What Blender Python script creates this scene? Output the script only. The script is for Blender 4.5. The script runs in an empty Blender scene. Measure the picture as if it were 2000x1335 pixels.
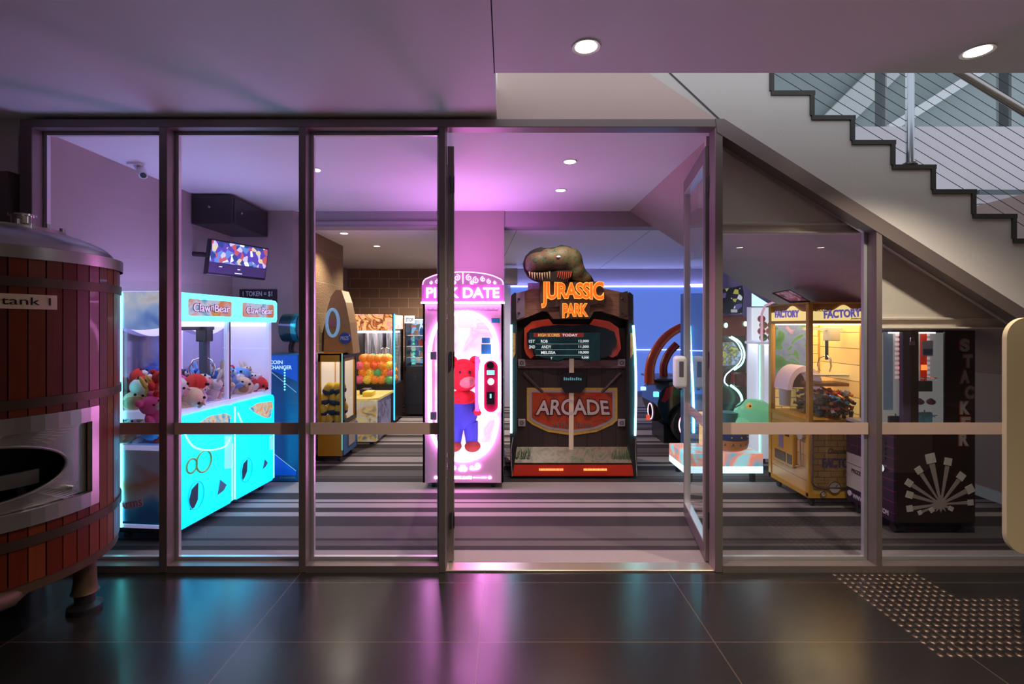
import bpy, bmesh, math, random
from mathutils import Vector, Matrix
S = bpy.context.scene
COL = S.collection
R = math.radians
PI = math.pi
random.seed(7)

# ------------------------------------------------------------------ camera, world, exposure
H = 1.64            # eye height
F = 960.0           # focal length in pixels of the 2000 wide frame
cd = bpy.data.cameras.new('camera')
cd.sensor_width = 36.0
cd.lens = F / 2000 * 36.0
cd.shift_x = 0.006
cd.shift_y = -0.01625
cd.clip_start = 0.05
cam = bpy.data.objects.new('camera', cd)
COL.objects.link(cam)
cam.location = (0, 0, H)
cam.rotation_euler = (PI / 2, 0, 0)
S.camera = cam
W = bpy.data.worlds.new('daylight')
S.world = W
W.use_nodes = True
W.node_tree.nodes['Background'].inputs[0].default_value = (0.74, 0.78, 0.86, 1)
W.node_tree.nodes['Background'].inputs[1].default_value = 1.15
S.view_settings.view_transform = 'Standard'
S.view_settings.look = 'None'
S.view_settings.exposure = 0.16
S.view_settings.gamma = 1.0
S.view_settings.use_curve_mapping = False
try:
    S.cycles.max_bounces = 8
    S.cycles.transparent_max_bounces = 24
    S.cycles.sample_clamp_indirect = 6
    S.cycles.blur_glossy = 0.5
except Exception:
    pass


def at(px, py, D):
    """the point at depth D that the picture shows at pixel px, py"""
    return Vector(((px - 988) * D / F, D, H - (py - 635) * D / F))


def pz(py, D):
    return H - (py - 635) * D / F


def pxx(px, D):
    return (px - 988) * D / F


# ------------------------------------------------------------------ materials
MATS = {}


def nodes(m):
    m.use_nodes = True
    nt = m.node_tree
    return nt, nt.nodes['Principled BSDF']


def mat(name, col, rough=0.5, metal=0.0, emit=None, es=0.0, spec=0.5, coat=0.0, bump=0.0, bscale=60, vary=0.0, vscale=6.0):
    if name in MATS:
        return MATS[name]
    m = bpy.data.materials.new(name)
    nt, p = nodes(m)
    p.inputs['Base Color'].default_value = (*col, 1)
    p.inputs['Roughness'].default_value = rough
    p.inputs['Metallic'].default_value = metal
    p.inputs['Specular IOR Level'].default_value = spec
    p.inputs['Coat Weight'].default_value = coat
    if emit:
        p.inputs['Emission Color'].default_value = (*emit, 1)
        p.inputs['Emission Strength'].default_value = es
    tc = nt.nodes.new('ShaderNodeTexCoord')
    if bump:
        n = nt.nodes.new('ShaderNodeTexNoise')
        n.inputs['Scale'].default_value = bscale
        n.inputs['Detail'].default_value = 4
        b = nt.nodes.new('ShaderNodeBump')
        b.inputs['Strength'].default_value = bump
        b.inputs['Distance'].default_value = 0.01
        nt.links.new(tc.outputs['Object'], n.inputs['Vector'])
        nt.links.new(n.outputs['Fac'], b.inputs['Height'])
        nt.links.new(b.outputs['Normal'], p.inputs['Normal'])
    n2 = nt.nodes.new('ShaderNodeTexNoise')
    n2.inputs['Scale'].default_value = vscale
    n2.inputs['Detail'].default_value = 5
    mx = nt.nodes.new('ShaderNodeMix')
    mx.data_type = 'RGBA'
    v = vary if vary else 0.04
    mx.inputs[6].default_value = (*[c * (1 - v) for c in col], 1)
    mx.inputs[7].default_value = (*[min(1, c * (1 + v)) for c in col], 1)
    nt.links.new(tc.outputs['Object'], n2.inputs['Vector'])
    nt.links.new(n2.outputs['Fac'], mx.inputs[0])
    nt.links.new(mx.outputs[2], p.inputs['Base Color'])
    MATS[name] = m
    return m


def glow(name, col, s):
    if name in MATS:
        return MATS[name]
    m = mat(name, tuple(min(1, c) * 0.5 for c in col), 0.4, emit=col, es=s)
    return m


def ramp(nt, cols, const=False):
    r = nt.nodes.new('ShaderNodeValToRGB')
    el = r.color_ramp.elements
    n = len(cols)
    r.color_ramp.interpolation = 'CONSTANT' if const else 'LINEAR'
    if not isinstance(cols[0][1], tuple):
        cols = [(0.2 + 0.6 * i / max(1, n - 1), c) for i, c in enumerate(cols)]
    el[0].position = cols[0][0]
    el[0].color = (*cols[0][1], 1)
    el[1].position = cols[-1][0]
    el[1].color = (*cols[-1][1], 1)
    for pos, c in cols[1:-1]:
        e = el.new(pos)
        e.color = (*c, 1)
    return r


def art(name, cols, scale=4, es=0.0, kind='noise', dist=1.5, rough=0.35, const=False, stretch=(1, 1, 1), base=0.6):
    """printed artwork: several colours in swirls or cells; es > 0 for a backlit print"""
    if name in MATS:
        return MATS[name]
    m = bpy.data.materials.new(name)
    nt, p = nodes(m)
    tc = nt.nodes.new('ShaderNodeTexCoord')
    mp = nt.nodes.new('ShaderNodeMapping')
    mp.inputs['Scale'].default_value = stretch
    nt.links.new(tc.outputs['Object'], mp.inputs['Vector'])
    r = ramp(nt, cols, const)
    if kind == 'noise':
        n = nt.nodes.new('ShaderNodeTexNoise')
        n.inputs['Scale'].default_value = scale
        n.inputs['Detail'].default_value = 2
        n.inputs['Distortion'].default_value = dist
        nt.links.new(mp.outputs['Vector'], n.inputs['Vector'])
        nt.links.new(n.outputs['Fac'], r.inputs['Fac'])
    elif kind == 'cells':
        n = nt.nodes.new('ShaderNodeTexVoronoi')
        n.inputs['Scale'].default_value = scale
        nt.links.new(mp.outputs['Vector'], n.inputs['Vector'])
        sp = nt.nodes.new('ShaderNodeSeparateColor')
        nt.links.new(n.outputs['Color'], sp.inputs[0])
        nt.links.new(sp.outputs[0], r.inputs['Fac'])
    elif kind == 'grad':
        sp = nt.nodes.new('ShaderNodeSeparateXYZ')
        n = nt.nodes.new('ShaderNodeTexNoise')
        n.inputs['Scale'].default_value = scale
        n.inputs['Distortion'].default_value = dist
        ad = nt.nodes.new('ShaderNodeMath')
        ad.operation = 'MULTIPLY_ADD'
        ad.inputs[1].default_value = 0.5
        nt.links.new(mp.outputs['Vector'], sp.inputs[0])
        nt.links.new(tc.outputs['Object'], n.inputs['Vector'])
        nt.links.new(n.outputs['Fac'], ad.inputs[0])
        nt.links.new(sp.outputs[2], ad.inputs[2])
        nt.links.new(ad.outputs[0], r.inputs['Fac'])
    p.inputs['Roughness'].default_value = rough
    if es:
        nt.links.new(r.outputs['Color'], p.inputs['Emission Color'])
        p.inputs['Emission Strength'].default_value = es
        h = nt.nodes.new('ShaderNodeHueSaturation')
        h.inputs['Value'].default_value = base
        nt.links.new(r.outputs['Color'], h.inputs['Color'])
        nt.links.new(h.outputs['Color'], p.inputs['Base Color'])
    else:
        nt.links.new(r.outputs['Color'], p.inputs['Base Color'])
    MATS[name] = m
    return m


def bricks(name, c1, c2, mortar, bw, bh, ms, rough=0.8, bump=0.6, offs=0.5, rot=(0, 0, 0), noise=0.0, es=0.0):
    if name in MATS:
        return MATS[name]
    m = bpy.data.materials.new(name)
    nt, p = nodes(m)
    tc = nt.nodes.new('ShaderNodeTexCoord')
    mp = nt.nodes.new('ShaderNodeMapping')
    mp.inputs['Rotation'].default_value = rot
    b = nt.nodes.new('ShaderNodeTexBrick')
    b.inputs['Scale'].default_value = 1.0
    b.inputs['Brick Width'].default_value = bw
    b.inputs['Row Height'].default_value = bh
    b.inputs['Mortar Size'].default_value = ms
    b.inputs['Mortar Smooth'].default_value = 0.1
    b.offset = offs
    b.inputs['Color1'].default_value = (*c1, 1)
    b.inputs['Color2'].default_value = (*c2, 1)
    b.inputs['Mortar'].default_value = (*mortar, 1)
    nt.links.new(tc.outputs['Object'], mp.inputs['Vector'])
    nt.links.new(mp.outputs['Vector'], b.inputs['Vector'])
    n = nt.nodes.new('ShaderNodeTexNoise')
    n.inputs['Scale'].default_value = 45
    n.inputs['Detail'].default_value = 6
    nt.links.new(tc.outputs['Object'], n.inputs['Vector'])
    mul = nt.nodes.new('ShaderNodeMix')
    mul.data_type = 'RGBA'
    mul.blend_type = 'MULTIPLY'
    mul.inputs[0].default_value = noise
    nt.links.new(b.outputs['Color'], mul.inputs[6])
    nt.links.new(n.outputs['Color'], mul.inputs[7])
    nt.links.new(mul.outputs[2], p.inputs['Base Color'])
    add = nt.nodes.new('ShaderNodeMath')
    add.operation = 'MULTIPLY_ADD'
    add.inputs[1].default_value = 0.8 if noise else 0.05
    inv = nt.nodes.new('ShaderNodeMath')
    inv.operation = 'SUBTRACT'
    inv.inputs[0].default_value = 1
    nt.links.new(b.outputs['Fac'], inv.inputs[1])
    nt.links.new(n.outputs['Fac'], add.inputs[0])
    nt.links.new(inv.outputs[0], add.inputs[2])
    bp = nt.nodes.new('ShaderNodeBump')
    bp.inputs['Strength'].default_value = bump
    bp.inputs['Distance'].default_value = 0.012
    nt.links.new(add.outputs[0], bp.inputs['Height'])
    nt.links.new(bp.outputs['Normal'], p.inputs['Normal'])
    p.inputs['Roughness'].default_value = rough
    if es:
        nt.links.new(mul.outputs[2], p.inputs['Emission Color'])
        p.inputs['Emission Strength'].default_value = es
    MATS[name] = m
    return m


def glassmat(name='clear_glass', tint=(0.93, 0.95, 0.95), refl=1.0):
    if name in MATS:
        return MATS[name]
    m = bpy.data.materials.new(name)
    m.use_nodes = True
    nt = m.node_tree
    nt.nodes.clear()
    o = nt.nodes.new('ShaderNodeOutputMaterial')
    t = nt.nodes.new('ShaderNodeBsdfTransparent')
    t.inputs[0].default_value = (*tint, 1)
    g = nt.nodes.new('ShaderNodeBsdfGlossy')
    g.inputs['Roughness'].default_value = 0.0
    g.inputs['Color'].default_value = (refl, refl, refl, 1)
    f = nt.nodes.new('ShaderNodeFresnel')
    f.inputs['IOR'].default_value = 1.8 if refl == 1.0 else 1.45
    mx = nt.nodes.new('ShaderNodeMixShader')
    ge = nt.nodes.new('ShaderNodeNewGeometry')
    su = nt.nodes.new('ShaderNodeMath')
    su.operation = 'SUBTRACT'
    su.inputs[0].default_value = 1
    mu = nt.nodes.new('ShaderNodeMath')
    mu.operation = 'MULTIPLY'
    nt.links.new(ge.outputs['Backfacing'], su.inputs[1])
    nt.links.new(su.outputs[0], mu.inputs[0])
    nt.links.new(f.outputs[0], mu.inputs[1])
    nt.links.new(mu.outputs[0], mx.inputs[0])
    nt.links.new(t.outputs[0], mx.inputs[1])
    nt.links.new(g.outputs[0], mx.inputs[2])
    nt.links.new(mx.outputs[0], o.inputs[0])
    MATS[name] = m
    return m


# ------------------------------------------------------------------ mesh building
class B:
    """collects shapes; B.obj links them as ONE mesh object"""

    def __init__(s):
        s.v = []
        s.f = []
        s.mi = []
        s.cur = 0

    def add(s, vs, fs):
        o = len(s.v)
        s.v += [tuple(v) for v in vs]
        s.f += [tuple(i + o for i in f) for f in fs]
        s.mi += [s.cur] * len(fs)
        return s

    def box(s, x0, x1, y0, y1, z0, z1, bev=0.0, seg=2):
        if bev <= 0:
            vs = [(x, y, z) for z in (z0, z1) for y in (y0, y1) for x in (x0, x1)]
            return s.add(vs, [(0, 2, 3, 1), (4, 5, 7, 6), (0, 1, 5, 4), (2, 6, 7, 3), (0, 4, 6, 2), (1, 3, 7, 5)])
        bm = bmesh.new()
        bmesh.ops.create_cube(bm, size=1)
        for v in bm.verts:
            v.co = Vector(((x0 + x1) / 2 + v.co.x * (x1 - x0), (y0 + y1) / 2 + v.co.y * (y1 - y0), (z0 + z1) / 2 + v.co.z * (z1 - z0)))
        bev = min(bev, abs(x1 - x0) * .49, abs(y1 - y0) * .49, abs(z1 - z0) * .49)
        bmesh.ops.bevel(bm, geom=bm.edges[:], offset=bev, segments=seg, affect='EDGES', profile=0.5)
        return s.bm(bm)

    def bm(s, bm, M=None):
        bm.verts.ensure_lookup_table()
        for i, v in enumerate(bm.verts):
            v.index = i
        vs = [(M @ v.co) if M else v.co.copy() for v in bm.verts]
        fs = [tuple(v.index for v in f.verts) for f in bm.faces]
        bm.free()
        return s.add(vs, fs)

    def cyl(s, p0, p1, r0, r1=None, n=20, caps=True):
        r1 = r0 if r1 is None else r1
        p0, p1 = Vector(p0), Vector(p1)
        d = (p1 - p0).normalized()
        u = d.orthogonal().normalized()
        w = d.cross(u)
        vs = []
        for p, r in ((p0, r0), (p1, r1)):
            for i in range(n):
                a = 2 * PI * i / n
                vs.append(p + u * r * math.cos(a) + w * r * math.sin(a))
        fs = [(i, (i + 1) % n, n + (i + 1) % n, n + i) for i in range(n)]
        if caps:
            fs += [tuple(range(n))[::-1], tuple(range(n, 2 * n))]
        return s.add(vs, fs)

    def tube(s, pts, r, n=8, closed=False):
        pts = [Vector(p) for p in pts]
        N = len(pts)
        vs = []
        up = None
        for i, p in enumerate(pts):
            a = pts[(i - 1) % N] if (closed or i > 0) else p
            b = pts[(i + 1) % N] if (closed or i < N - 1) else p
            d = (b - a).normalized()
            if up is None:
                up = d.orthogonal().normalized()
            up = (up - d * up.dot(d))
            up = up.normalized() if up.length > 1e-6 else d.orthogonal().normalized()
            w = d.cross(up)
            rr = r[i] if isinstance(r, (list, tuple)) else r
            for k in range(n):
                t = 2 * PI * k / n
                vs.append(p + up * rr * math.cos(t) + w * rr * math.sin(t))
        fs = []
        for i in range(N if closed else N - 1):
            j = (i + 1) % N
            for k in range(n):
                fs.append((i * n + k, i * n + (k + 1) % n, j * n + (k + 1) % n, j * n + k))
        if not closed:
            fs += [tuple(range(n))[::-1], tuple((N - 1) * n + k for k in range(n))]
        return s.add(vs, fs)

    def prism(s, pts, a, b, ax='y'):
        """polygon pts (2d) extruded between a and b along ax"""
        def P(u, v, w):
            return {'y': (u, w, v), 'x': (w, u, v), 'z': (u, v, w)}[ax]
        n = len(pts)
        vs = [P(u, v, a) for u, v in pts] + [P(u, v, b) for u, v in pts]
        fs = [(i, (i + 1) % n, n + (i + 1) % n, n + i) for i in range(n)]
        fs += [tuple(range(n)), tuple(range(n, 2 * n))[::-1]]
        return s.add(vs, fs)

    def ball(s, c, r, seg=16, ring=10):
        c = Vector(c)
        if not isinstance(r, (tuple, list)):
            r = (r, r, r)
        vs = [c + Vector((0, 0, r[2]))]
        for i in range(1, ring):
            t = PI * i / ring
            for k in range(seg):
                a = 2 * PI * k / seg
                vs.append(c + Vector((r[0] * math.sin(t) * math.cos(a), r[1] * math.sin(t) * math.sin(a), r[2] * math.cos(t))))
        vs.append(c - Vector((0, 0, r[2])))
        fs = [(0, 1 + k, 1 + (k + 1) % seg) for k in range(seg)]
        for i in range(ring - 2):
            for k in range(seg):
                a = 1 + i * seg + k
                b = 1 + i * seg + (k + 1) % seg
                fs.append((a, a + seg, b + seg, b))
        L = len(vs) - 1
        o = 1 + (ring - 2) * seg
        fs += [(L, o + (k + 1) % seg, o + k) for k in range(seg)]
        return s.add(vs, fs)

    def lathe(s, prof, c, n=40, a0=0, a1=2 * PI):
        full = abs(a1 - a0 - 2 * PI) < 1e-6
        m = n if full else n + 1
        vs = []
        for r, z in prof:
            for k in range(m):
                a = a0 + (a1 - a0) * k / n
                vs.append((c[0] + r * math.cos(a), c[1] + r * math.sin(a), c[2] + z))
        fs = []
        for i in range(len(prof) - 1):
            for k in range(n):
                k2 = (k + 1) % m
                fs.append((i * m + k, i * m + k2, (i + 1) * m + k2, (i + 1) * m + k))
        return s.add(vs, fs)

    def M(s, m, start=0):
        for i in range(start, len(s.v)):
            s.v[i] = tuple(m @ Vector(s.v[i]))
        return s

    def obj(s, name, m, parent=None, smooth=False, world=False, recalc=True):
        me = bpy.data.meshes.new(name)
        vs = s.v
        if world and parent is not None:
            r = parent
            while r.parent:
                r = r.parent
            inv = (Matrix.Translation(r.location) @ r.rotation_euler.to_matrix().to_4x4()).inverted()
            vs = [tuple(inv @ Vector(v)) for v in vs]
        me.from_pydata(vs, [], s.f)
        if recalc:
            bm = bmesh.new()
            bm.from_mesh(me)
            bmesh.ops.recalc_face_normals(bm, faces=bm.faces[:])
            bm.to_mesh(me)
            bm.free()
        ms = m if isinstance(m, (list, tuple)) else [m]
        for k in ms:
            me.materials.append(k)
        for i, p in enumerate(me.polygons):
            p.material_index = s.mi[i] if len(ms) > 1 else 0
        if smooth:
            me.polygons.foreach_set('use_smooth', [True] * len(me.polygons))
            try:
                me.set_sharp_from_angle(angle=R(38))
            except Exception:
                pass
        o = bpy.data.objects.new(name, me)
        COL.objects.link(o)
        if parent is not None:
            o.parent = parent
        return o


def thing(name, label, cat, loc=(0, 0, 0), rotz=0, group=None):
    o = bpy.data.objects.new(name, None)
    COL.objects.link(o)
    o.empty_display_size = 0.1
    o.location = loc
    o.rotation_euler = (0, 0, rotz)
    o['label'] = label
    o['category'] = cat
    if group:
        o['group'] = group
    return o


def tag(o, label, cat, group=None):
    o['label'] = label
    o['category'] = cat
    if group:
        o['group'] = group
    return o


def struct(o):
    o['kind'] = 'structure'
    return o


def dup(root, loc=None, rot=None, label=None):
    c = root.copy()
    COL.objects.link(c)
    if loc is not None:
        c.location = loc
    if rot is not None:
        c.rotation_euler = rot
    if label:
        c['label'] = label
    for ch in list(root.children):
        d = ch.copy()
        COL.objects.link(d)
        d.parent = c
        for g in list(ch.children):
            e = g.copy()
            COL.objects.link(e)
            e.parent = d
    return c


def textmesh(s, ext=0.002, offset=0.0, shear=0.0, bold=0.0, space=1.0):
    cu = bpy.data.curves.new('t', 'FONT')
    cu.body = s
    cu.align_x = 'CENTER'
    cu.extrude = 0
    cu.offset = offset + bold
    cu.shear = shear
    cu.space_character = space
    cu.resolution_u = 4
    o = bpy.data.objects.new('t', cu)
    COL.objects.link(o)
    me = bpy.data.meshes.new_from_object(o)
    vs = [v.co.copy() for v in me.vertices]
    fs = [tuple(p.vertices) for p in me.polygons]
    bpy.data.objects.remove(o)
    bpy.data.curves.remove(cu)
    bpy.data.meshes.remove(me)
    return vs, fs


def text(s, m, parent, w, h, place, name='lettering', depth=0.003, warp=None, outline=None, ow=0.03, bold=0.0, shear=0.0, space=1.0, label=None):
    """lettering w wide, h tall, centred on the origin of the matrix place (letters in its x/z plane, facing -y)"""
    vs0, fs0 = textmesh(s, bold=bold, shear=shear, space=space)
    if not vs0:
        return None
    xs = [v.x for v in vs0]
    ys = [v.y for v in vs0]
    cx, cy = (min(xs) + max(xs)) / 2, (min(ys) + max(ys)) / 2
    sx = w / (max(xs) - min(xs))
    sz = h / (max(ys) - min(ys))

    def build(vs, fs, yoff, nm, mm, par):
        b = B()
        fr, bk = [], []
        for v in vs:
            x, z = (v.x - cx) * sx, (v.y - cy) * sz
            if warp:
                x, z = warp(x / w * 2, z / h * 2)
                x, z = x * w / 2, z * h / 2
            fr.append(Vector((x, yoff - depth, z)))
            bk.append(Vector((x, yoff, z)))
        n = len(fr)
        edges = {}
        for f in fs:
            for i in range(len(f)):
                a, c = f[i], f[(i + 1) % len(f)]
                if (c, a) in edges:
                    edges.pop((c, a))
                else:
                    edges[(a, c)] = 1
        F2 = [tuple(f) for f in fs]
        F2 += [(c, a, a + n, c + n) for a, c in edges]
        b.add([place @ v for v in fr + bk], F2)
        return b.obj(nm, mm, par, world=True, recalc=False)
    if outline:
        vs1, fs1 = textmesh(s, bold=bold + ow, shear=shear, space=space)
        build(vs1, fs1, -0.0005, name + '_outline', outline, parent)
    o = build(vs0, fs0, -depth - 0.001 if outline else -0.0005, name, m, parent)
    if label:
        o['label'] = label
    return o


def facing(p, ang=0.0, tilt=0.0):
    """matrix at p; ang 0 faces the camera (-y), ang 90 deg faces +x"""
    return Matrix.Translation(Vector(p)) @ Matrix.Rotation(ang, 4, 'Z') @ Matrix.Rotation(tilt, 4, 'X')


def ppoly(b, pts, D, th):
    """outline given in picture pixels, at depth D, th thick"""
    return b.prism([((x - 988) * D / F, H - (y - 635) * D / F) for x, y in pts], D, D + th, 'y')


def rrect(x0, x1, z0, z1, r, n=6):
    pts = []
    for cx, cz, a in ((x1 - r, z1 - r, 0), (x0 + r, z1 - r, 90), (x0 + r, z0 + r, 180), (x1 - r, z0 + r, 270)):
        for i in range(n + 1):
            t = R(a + 90 * i / n)
            pts.append((cx + r * math.cos(t), cz + r * math.sin(t)))
    return pts


def smooth_path(pts, n=6, closed=False):
    P = [Vector(p) for p in pts]
    N = len(P)
    out = []
    for i in range(N if closed else N - 1):
        p0 = P[(i - 1) % N] if (closed or i > 0) else P[i]
        p1, p2 = P[i], P[(i + 1) % N]
        p3 = P[(i + 2) % N] if (closed or i + 2 < N) else p2
        for k in range(n):
            t = k / n
            out.append(0.5 * ((2 * p1) + (p2 - p0) * t + (2 * p0 - 5 * p1 + 4 * p2 - p3) * t * t + (-p0 + 3 * p1 - 3 * p2 + p3) * t ** 3))
    if not closed:
        out.append(P[-1])
    return out


# ------------------------------------------------------------------ common materials
WHITE_CEIL = mat('ceiling_paint', (0.78, 0.77, 0.76), 0.6, vary=0.02, vscale=1.5)
WALLP = mat('warm_grey_wall_paint', (0.40, 0.30, 0.28), 0.7, bump=0.05, bscale=120)
WALLW = mat('off_white_render', (0.66, 0.62, 0.58), 0.75, bump=0.08, bscale=90, vary=0.05, vscale=2)
WALLG = mat('taupe_beam_paint', (0.36, 0.31, 0.32), 0.7)
ALU = mat('anodised_bronze_grey_aluminium', (0.235, 0.19, 0.18), 0.38, metal=0.5)
ALUL = mat('satin_aluminium', (0.66, 0.63, 0.64), 0.36, metal=0.6)
BLACK = mat('black_plastic', (0.015, 0.015, 0.018), 0.35)
BLACKM = mat('matt_black', (0.012, 0.011, 0.012), 0.8)
DARKM = mat('dark_metal', (0.06, 0.06, 0.065), 0.35, metal=0.7)
CHROME = mat('chrome', (0.75, 0.75, 0.76), 0.15, metal=1.0)
STEEL = mat('brushed_steel', (0.42, 0.40, 0.38), 0.3, metal=0.9, vary=0.15, vscale=9)
RUBBER = mat('rubber', (0.02, 0.02, 0.02), 0.6)
WHITE = mat('white_plastic', (0.75, 0.74, 0.74), 0.35)
GLASS = glassmat()
GLASSM = glassmat('cabinet_glass', (0.97, 0.97, 0.98), 0.6)

ORD = ['first', 'second', 'third', 'fourth', 'fifth', 'sixth', 'seventh', 'eighth', 'ninth', 'tenth', 'eleventh', 'twelfth', 'thirteenth', 'fourteenth', 'fifteenth', 'sixteenth', 'seventeenth', 'eighteenth', 'nineteenth', 'twentieth', 'twenty-first', 'twenty-second', 'twenty-third', 'twenty-fourth', 'twenty-fifth']
# ------------------------------------------------------------------ floors
FD = 3.31            # depth of the glazed partition's plane


def tile_floor():
    m = bricks('charcoal_floor_tile', (0.020, 0.017, 0.016), (0.015, 0.013, 0.013), (0.075, 0.052, 0.038), 1.22, 0.588, 0.0035, rough=0.3, bump=0.12, offs=0.0)
    nt = m.node_tree
    p = nt.nodes['Principled BSDF']
    tc = [n for n in nt.nodes if n.type == 'TEX_COORD'][0]
    n = nt.nodes.new('ShaderNodeTexNoise')
    n.inputs['Scale'].default_value = 3
    n.inputs['Detail'].default_value = 8
    mr = nt.nodes.new('ShaderNodeMapRange')
    mr.inputs['To Min'].default_value = 0.17
    mr.inputs['To Max'].default_value = 0.30
    p.inputs['Specular IOR Level'].default_value = 0.75
    nt.links.new(tc.outputs['Object'], n.inputs['Vector'])
    nt.links.new(n.outputs['Fac'], mr.inputs['Value'])
    nt.links.new(mr.outputs[0], p.inputs['Roughness'])
    b = B().box(-4.6 + .14, 9.14, -3.6 - 3.135, 3.36 - 3.135, -0.08, 0).box(4.72 + .14, 9.14, 3.36 - 3.135, 3.5 - 3.135, -.08, 0)
    o = b.obj('floor', m)
    o.location = (-0.14, 3.135, 0)
    struct(o)


tile_floor()


def carpet():
    m = bpy.data.materials.new('striped_carpet')
    nt, p = nodes(m)
    tc = nt.nodes.new('ShaderNodeTexCoord')
    sp = nt.nodes.new('ShaderNodeSeparateXYZ')
    nt.links.new(tc.outputs['Object'], sp.inputs[0])
    per = 2.55
    y0 = 3.35
    ys = [(3.35, 2), (3.585, 0), (3.65, 1), (3.739, 0), (3.785, 1), (4.015, 0), (4.22, 2), (4.31, 0), (4.42, 2), (4.53, 0), (4.56, 2), (4.63, 0),
          (4.81, 2), (5.14, 0), (5.28, 1), (5.30, 0), (5.34, 1), (5.56, 0), (5.74, 2), (5.82, 0)]
    md = nt.nodes.new('ShaderNodeMath')
    md.operation = 'WRAP'
    md.inputs[1].default_value = y0 + per
    md.inputs[2].default_value = y0
    nt.links.new(sp.outputs[1], md.inputs[0])
    mr = nt.nodes.new('ShaderNodeMapRange')
    mr.inputs['From Min'].default_value = y0
    mr.inputs['From Max'].default_value = y0 + per
    nt.links.new(md.outputs[0], mr.inputs['Value'])
    pal = [(0.060, 0.050, 0.053), (0.150, 0.125, 0.128), (0.40, 0.34, 0.335)]
    rp = ramp(nt, [((y - y0) / per, pal[k]) for y, k in ys], const=True)
    nt.links.new(mr.outputs[0], rp.inputs['Fac'])
    n = nt.nodes.new('ShaderNodeTexNoise')
    n.inputs['Scale'].default_value = 160
    n.inputs['Detail'].default_value = 3
    nt.links.new(tc.outputs['Object'], n.inputs['Vector'])
    mx = nt.nodes.new('ShaderNodeMix')
    mx.data_type = 'RGBA'
    mx.blend_type = 'MULTIPLY'
    mx.inputs[0].default_value = 0.45
    nt.links.new(rp.outputs['Color'], mx.inputs[6])
    nt.links.new(n.outputs['Color'], mx.inputs[7])
    nt.links.new(mx.outputs[2], p.inputs['Base Color'])
    bp = nt.nodes.new('ShaderNodeBump')
    bp.inputs['Strength'].default_value = 0.5
    bp.inputs['Distance'].default_value = 0.004
    nt.links.new(n.outputs['Fac'], bp.inputs['Height'])
    nt.links.new(bp.outputs['Normal'], p.inputs['Normal'])
    p.inputs['Roughness'].default_value = 0.9
    p.inputs['Specular IOR Level'].default_value = 0.15
    o = B().box(-3.3, 4.7, 3.36, 10.3, -0.08, 0.0).obj('carpet', m)
    struct(o)


carpet()

# ------------------------------------------------------------------ room shell
ZC, ZL, ZB = 2.97, 3.03, 2.80      # arcade ceiling, lobby ceiling, rear ceiling
struct(B().box(-4.6, -0.06, -3.6, 3.4, ZL, ZL + .2).box(-0.06, 9.0, -3.6, 2.71, ZL, ZL + .2).obj('ceiling_lobby', WHITE_CEIL))
struct(B().box(-0.066, -0.06, -3.6, 2.712, ZL - .0015, ZL).obj('trim_ceiling_joint', BLACKM))
struct(B().box(-3.25, 1.44, 3.37, 5.73, ZC, ZC + .12).obj('ceiling_arcade', WHITE_CEIL))
cr = B().box(-3.3, 4.7, 5.95, 10.3, ZB, ZB + .1)
struct(cr.obj('ceiling_rear', WHITE_CEIL))
for k, (a, b) in enumerate((((1010, 448), (985, 500)), ((1270, 450), (1165, 528)))):
    p = at(a[0], a[1], (ZB - H) * F / (635 - a[1]))
    q = at(b[0], b[1], (ZB - H) * F / (635 - b[1]))
    jb = B().tube([(p.x, p.y, ZB), (q.x, q.y, ZB)], 0.004, 4)
    struct(jb.obj('trim_rear_ceiling_joint', DARKM))
# left wall, pier, beam
struct(B().box(-3.35, -3.17, 3.37, 5.73, 0, ZC).obj('wall_left', WALLP))
struct(B().box(-3.17, -2.47, 5.70, 5.95, 0, ZC).prism([(-2.47, 5.70), (-2.40, 5.77), (-2.40, 5.95), (-2.47, 5.95)], 0, ZC, 'z').obj('wall_left_pier', WALLP))
struct(B().box(-2.40, 4.57, 5.73, 5.95, ZB - .01, ZC + .12).obj('trim_ceiling_beam', WALLG))
struct(B().box(-2.40, -0.8, 5.7, 5.72, ZB + .01, ZB + .045).obj('trim_beam_edge', WALLG))
struct(B().box(-0.80, -0.02, 5.73, 6.15, 0, ZB).box(-.80, -.02, 5.715, 5.73, 0, ZC).obj('wall_central_column', WALLP))
BRW = bricks('tan_concrete_block', (0.34, 0.19, 0.12), (0.26, 0.14, 0.09), (0.62, 0.42, 0.26), 0.4, 0.2, 0.006, rough=0.85, bump=0.5, rot=(PI / 2, 0, 0))
BRL = bricks('rough_sandy_block', (0.46, 0.29, 0.14), (0.36, 0.21, 0.10), (0.5, 0.34, 0.2), 0.4, 0.2, 0.008, rough=0.9, bump=1.0, rot=(PI / 2, 0, PI / 2), noise=0.85)
o = B().box(-2.62, -2.385, 5.95, 7.2, 0, ZB).obj('wall_left_rough_block', BRL)
struct(o)
struct(B().box(-3.3, -0.1, 10.1, 10.3, 0, ZB).obj('wall_back_block', BRW))
struct(B().box(-0.1, 4.7, 10.1, 10.3, 0, ZB).obj('wall_back', mat('lilac_wall_paint', (0.42, 0.40, 0.52), 0.7)))
struct(B().box(-3.3, -3.25, 5.95, 10.1, 0, ZB).obj('wall_left_rear', WALLP))
struct(B().box(4.57, 4.70, 3.37, 10.1, 0, ZB).obj('wall_right', WALLP))
struct(B().box(4.545, 4.57, 3.4, 9.9, 0, 0.10).obj('baseboard_right', WHITE))
struct(B().box(-0.02, -0.005, 5.74, 6.15, 0, 0.10).box(-.8, -.02, 5.70, 5.715, 0, .1).obj('baseboard_column', WHITE))
struct(B().box(-3.17, -3.155, 3.4, 5.7, 0, 0.10).obj('baseboard_left', WHITE))
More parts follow.
